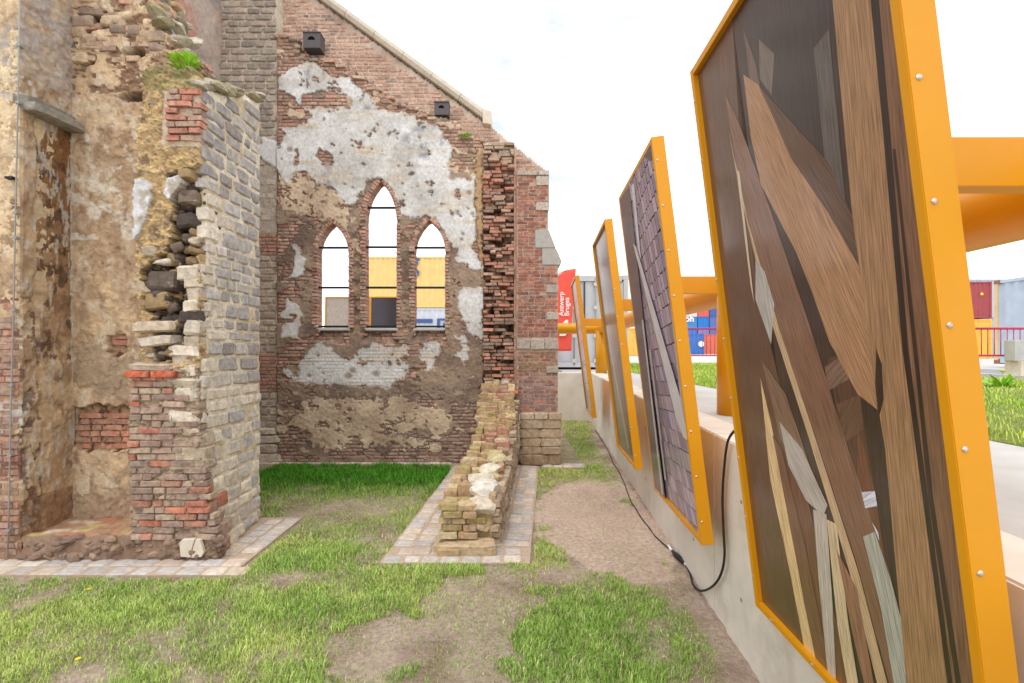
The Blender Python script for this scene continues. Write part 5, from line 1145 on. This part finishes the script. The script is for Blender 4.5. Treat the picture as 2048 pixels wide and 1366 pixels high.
# ================================================================== SHIPPING CONTAINERS
def corrugated(name, a, b, z0, z1, nrm, depth, pitch, parent, color):
    """trapezoid-profiled sheet from a to b (plan points), pressed inward by depth"""
    a, b = Vector(a), Vector(b); Lg = (b - a).length; n = max(2, int(Lg / pitch)); d = (b - a) / n; V = []; Q = []
    for k in range(n):
        for (f, dd) in ((0, 0), (.28, 0), (.5, 1), (.78, 1)): V.append(a + d * (k + f) - Vector(nrm) * depth * dd)
    V.append(b); m = len(V); vv = [(p.x, p.y, z0) for p in V] + [(p.x, p.y, z1) for p in V]
    for i in range(m - 1): Q.append((i, i + 1, m + i + 1, m + i))
    return obj(name, mesh_np(name, vv, Q), M['tint'], parent, color)
def container(loc, rz, Lg, Hc, col, label, W_=2.44, doors=True, detail=True, group='stacked shipping containers', pitch=.28, post=None, cast=None):
    """built about the origin: door end faces -Y, length along +Y, then turned"""
    loc = Vector(loc); t = thing('shipping_container', loc, label, 'container', group); R = Matrix.Rotation(rz, 4, 'Z'); hw = W_ / 2; made = []; subs = []
    post = col if post is None else post
    def bx_(name, a, b, c, mt=None, bev=.0): o = box(name, a, b, mt or M['tint'], None, c, bev); made.append(o); return o
    for sx in (-1, 1): made.append(corrugated('side_wall', (sx * (hw - .03), .12, 0), (sx * (hw - .03), Lg - .12, 0), .16, Hc - .10, (sx, 0, 0), .036, pitch, None, col))
    made.append(corrugated('end_wall', (-hw + .12, Lg - .04, 0), (hw - .12, Lg - .04, 0), .16, Hc - .10, (0, 1, 0), .036, pitch, None, col))
    bx_('roof', (-hw + .02, .02, Hc - .06), (hw - .02, Lg - .02, Hc - .02), col)
    for sx in (-1, 1):
        x0, x1 = (-hw, -hw + .12) if sx < 0 else (hw - .12, hw)
        for y0 in (0, Lg - .12): bx_('corner_post', (x0, y0, .119), (x1, y0 + .12, Hc - .119), post)
        for y0 in (0, Lg - .18):
            for z0 in (0, Hc - .118): bx_('corner_casting', (x0 - (.004 if sx < 0 else .04), y0 - .004, z0), (x1 + (.004 if sx > 0 else .04), y0 + .184, z0 + .118), post if cast is None else cast)
        xa, xb = (-hw + .005, -hw + .06) if sx < 0 else (hw - .06, hw - .005)
        bx_('bottom_rail', (xa, .19, .03), (xb, Lg - .19, .165), col); bx_('top_rail', (xa, .19, Hc - .10), (xb, Lg - .19, Hc - .01), col)
    for y0 in (.01, Lg - .09):
        bx_('end_sill', (-hw + .165, y0, .02), (hw - .165, y0 + .08, .165), col); bx_('end_header', (-hw + .165, y0, Hc - .16), (hw - .165, y0 + .08, Hc - .01), col)
    if doors:
        for sx in (-1, 1):
            xa, xb = (-hw + .125, -.006) if sx < 0 else (.006, hw - .125)
            dr = corrugated('door', (xa, .05, 0), (xb, .05, 0), .17, Hc - .165, (0, -1, 0), .03, .55, None, col); made.append(dr)
            if detail:
                for fx in (.28, .74):
                    x = xa + (xb - xa) * fx; o = tube('locking_bar', [(x, .005, .08), (x, .005, Hc - .07)], .018, M['cast'], None, 8); made.append(o); subs.append((o, dr))
                    subs.append((bx_('bar_handle', (x - .01, -.02, 1.15), (x + .22, .0, 1.19), S(190, 186, 180)), dr))
                    for zz in (.2, .9, Hc - .9, Hc - .25): subs.append((bx_('bar_bracket', (x - .05, -.016, zz - .05), (x + .05, .03, zz + .05), S(206, 200, 192)), dr))
        if detail: bx_('door_gasket', (-.02, .008, .17), (.02, .045, Hc - .17), S(60, 62, 66))
    else: made.append(corrugated('end_wall', (-hw + .12, .04, 0), (hw - .12, .04, 0), .16, Hc - .10, (0, -1, 0), .036, pitch, None, col))
    for o in made:
        o.data.transform(Matrix.Translation(loc) @ R); o.parent = t; o.matrix_parent_inverse = Matrix.Translation(-loc)
    for o, d_ in subs: o.parent = d_; o.matrix_parent_inverse = Matrix.Identity(4)
    return t
GREY = S(206, 210, 218, .85)
container((P(1169, 700, 14.0).x, 14.0, TZ + .05), 0, 6.06, 2.59, GREY, 'pale grey container with closed doors behind the red flag', post=S(206, 205, 204, .85))
tk = container((P(1988, 700, 15.6).x + 1.22, 15.6 - 6.06 + .0, TZ + .12), 0, 6.06, 2.59, S(196, 208, 226, .85), 'pale blue grey corrugated container with rust spots and cream corner post', doors=False, post=S(226, 196, 146, .9), cast=S(150, 96, 66))
tk.location.x = tk.location.x
# stack seen through the lancets (long sides toward the ruin)
ysd = 28.0; xl = P(738, 700, ysd).x - .6
for (tier, c, lb) in ((0, S(212, 216, 226, .85), 'white container under a yellow one, seen through the right pointed window'), (1, S(242, 204, 130, .9), 'yellow container on a white one, seen through the pointed windows')):
    container((xl + 6.06, ysd + 1.22, TZ + tier * 2.9), math.pi / 2, 6.06, 2.9, c, lb, detail=False)
q = P(826, 562, ysd - .05)
tx = thing('container_lettering_holder', (0, 0, 0), '', '') if False else None
ycont = [o for o in bpy.data.objects if o.get('label', '').startswith('yellow container on')][0]; wcont = [o for o in bpy.data.objects if o.get('label', '').startswith('white container under')][0]
text_mesh('lettering', 'g', 1.5, Matrix.Translation(P(815, 541, ysd - .04)) @ RT, M['bluep'], ycont, offset=.03)
text_mesh('lettering', 'S', 1.05, Matrix.Translation(P(817, 556, ysd - .05)) @ RT, M['white'], ycont, offset=.03)
for (x0, x1, y0, y1) in ((826, 865.5, 638, 646), (874, 905, 637, 641), (874, 880, 641, 656), (886, 905, 646, 656)):
    a = P(x0, y1, ysd); b = P(x1, y0, ysd); box('painted_mark', (a.x, ysd - .035, a.z), (b.x, ysd - .02, b.z), M['bluep'], wcont)
# right hand far stack: red over yellow, grey behind
ysr = 33.0; xr = P(1984, 700, ysr).x
rc = container((xr, ysr + 1.22, TZ + 2.62), math.pi / 2, 6.06, 2.45, S(168, 74, 78, .9), 'dark red container standing on a yellow one', detail=False); yc2 = container((xr, ysr + 1.22, TZ), math.pi / 2, 6.06, 2.59, S(244, 190, 78, .9), 'yellow container underneath the dark red container', detail=False)
container((xr + 9, ysr + 5.22, TZ + 2.9), math.pi / 2, 12.19, 2.9, S(196, 206, 220, .85), 'upper grey container rising behind the dark red one', detail=False); container((xr + 9, ysr + 5.22, TZ), math.pi / 2, 12.19, 2.9, S(190, 200, 214, .85), 'lower grey container standing behind the yellow and red stack', detail=False)
for (px, py, pr_) in ((1963, 587, rc), (1963, 663, yc2)):
    a = P(px - 3, py + 3.2, ysr); b = P(px + 3, py - 3, ysr); prism('warning_mark', [(a.x, a.z), (b.x, a.z), (b.x, (a.z + b.z) / 2), ((a.x + b.x) / 2, b.z), (a.x, (a.z + b.z) / 2)], ysr - .03, ysr - .02, 1, M['petal'], pr_)
# yellow one between the second and third panel
container((P(1268, 700, 46).x, 46, TZ), 0, 6.06, 2.59, S(240, 190, 92, .9), 'yellow container end seen between the timber grain and shingle panels', detail=False)
# distant blue and red stack beyond the magenta fence
yf = 110.; BLUE = S(38, 118, 196); B2 = S(92, 110, 168); RDC = S(206, 96, 88); PUR = S(128, 124, 176); LB = S(70, 130, 190)
grid_c = [[BLUE, LB, B2, B2], [BLUE, PUR, B2, PUR], [LB, BLUE, B2, PUR], [S(226, 200, 200), RDC, S(72, 94, 164), B2]]
nm = {0: 'ground', 1: 'second', 2: 'third', 3: 'topmost'}; cn = ['first', 'second', 'third', 'fourth']
for tier in range(4):
    for c in range(4):
        x = P(1372, 700, yf).x + 1.25 + c * 2.6
        kind_ = {0: 'blue', 1: 'purple blue'}[int(grid_c[tier][c] is not BLUE)]
        if tier == 3 and c < 2: kind_ = ['pale pink', 'red'][c]
        container((x, yf, TZ + tier * 2.62), 0, 6.06, 2.59, grid_c[tier][c], '%s container, %s tier of the far stack, %s from the shingle panel' % (kind_, nm[tier], cn[c]), detail=False)
o3 = [o for o in bpy.data.objects if o.get('label', '').startswith('purple blue container, third tier of the far stack, first')]
text_mesh('lettering', 'oh', 1.9, Matrix.Translation(P(1370, 643, yf - .1)) @ RT, M['white'], o3[0], offset=.05)
bc1 = container((P(1392, 700, 62.).x - .2, 62., TZ), 0, 6.06, 2.59, BLUE, 'blue container with white round mark behind the magenta fence', detail=False)
bm = bmesh.new(); bmesh.ops.create_cone(bm, cap_ends=True, segments=14, radius1=.36, radius2=.36, depth=.02); bmesh.ops.rotate(bm, verts=bm.verts, cent=(0, 0, 0), matrix=Matrix.Rotation(math.pi / 2, 3, 'X')); bmesh.ops.translate(bm, verts=bm.verts, vec=P(1402.5, 688, 61.95)); obj('painted_mark', bm_mesh(bm, 'painted_mark'), M['white'], bc1)
container((P(1406, 700, 66.).x + 6.06, 67.2, TZ), math.pi / 2, 6.06, 2.59, S(236, 120, 96, .9), 'salmon orange container behind the magenta fence', detail=False)

# ================================================================== FENCE, CONCRETE BLOCK
fn = thing('fence', (10, 14.4, TZ), 'magenta steel railing fence along the terrace in front of the containers', 'fence', 'magenta railings'); fy = 14.4 if False else 9.2
fy = 14.5
xa_, xb_ = P(1362, 700, fy).x, P(1470, 700, fy).x
def fence_run(x0, x1, y, zt, zb):
    tube('rail', [(x0, y, zt), (x1, y, zt)], .022, M['fence'], fn, 8); tube('rail', [(x0, y, zb), (x1, y, zb)], .018, M['fence'], fn, 8)
    x = x0; k = 0
    while x < x1:
        if k % 16 == 0: tube('post', [(x, y, TZ), (x, y, zt + .02)], .022, M['fence'], fn, 8)
        else: tube('baluster', [(x, y, zb), (x, y, zt)], .008, M['fence'], fn, 5)
        x += .12; k += 1
fence_run(4.8, 6.6, fy, 2.32, 1.54)
fn2 = thing('fence', (9, 9.0, TZ), 'magenta steel railing fence in front of the rusty pale blue container', 'fence', 'magenta railings'); fn = fn2
fy2 = 9.3
fence_run(8.25, 10.0, fy2, HC - (657 - HY) / F * fy2, HC - (711 - HY) / F * fy2)
cb = thing('concrete_block', P(2046, 722, 9.0), 'pale concrete block on timber bearers beside the railing', 'block')
a = P(2030, 722, 9.0); b = P(2080, 680, 9.0)
box('block', (a.x, 9.0, a.z), (b.x, 9.2, b.z), M['blk'], cb, bevel=.012)
for x in (a.x + .06, b.x - .12): box('bearer', (x, 8.95, TZ + .006), (x + .08, 9.25, a.z), M['coping'], cb)
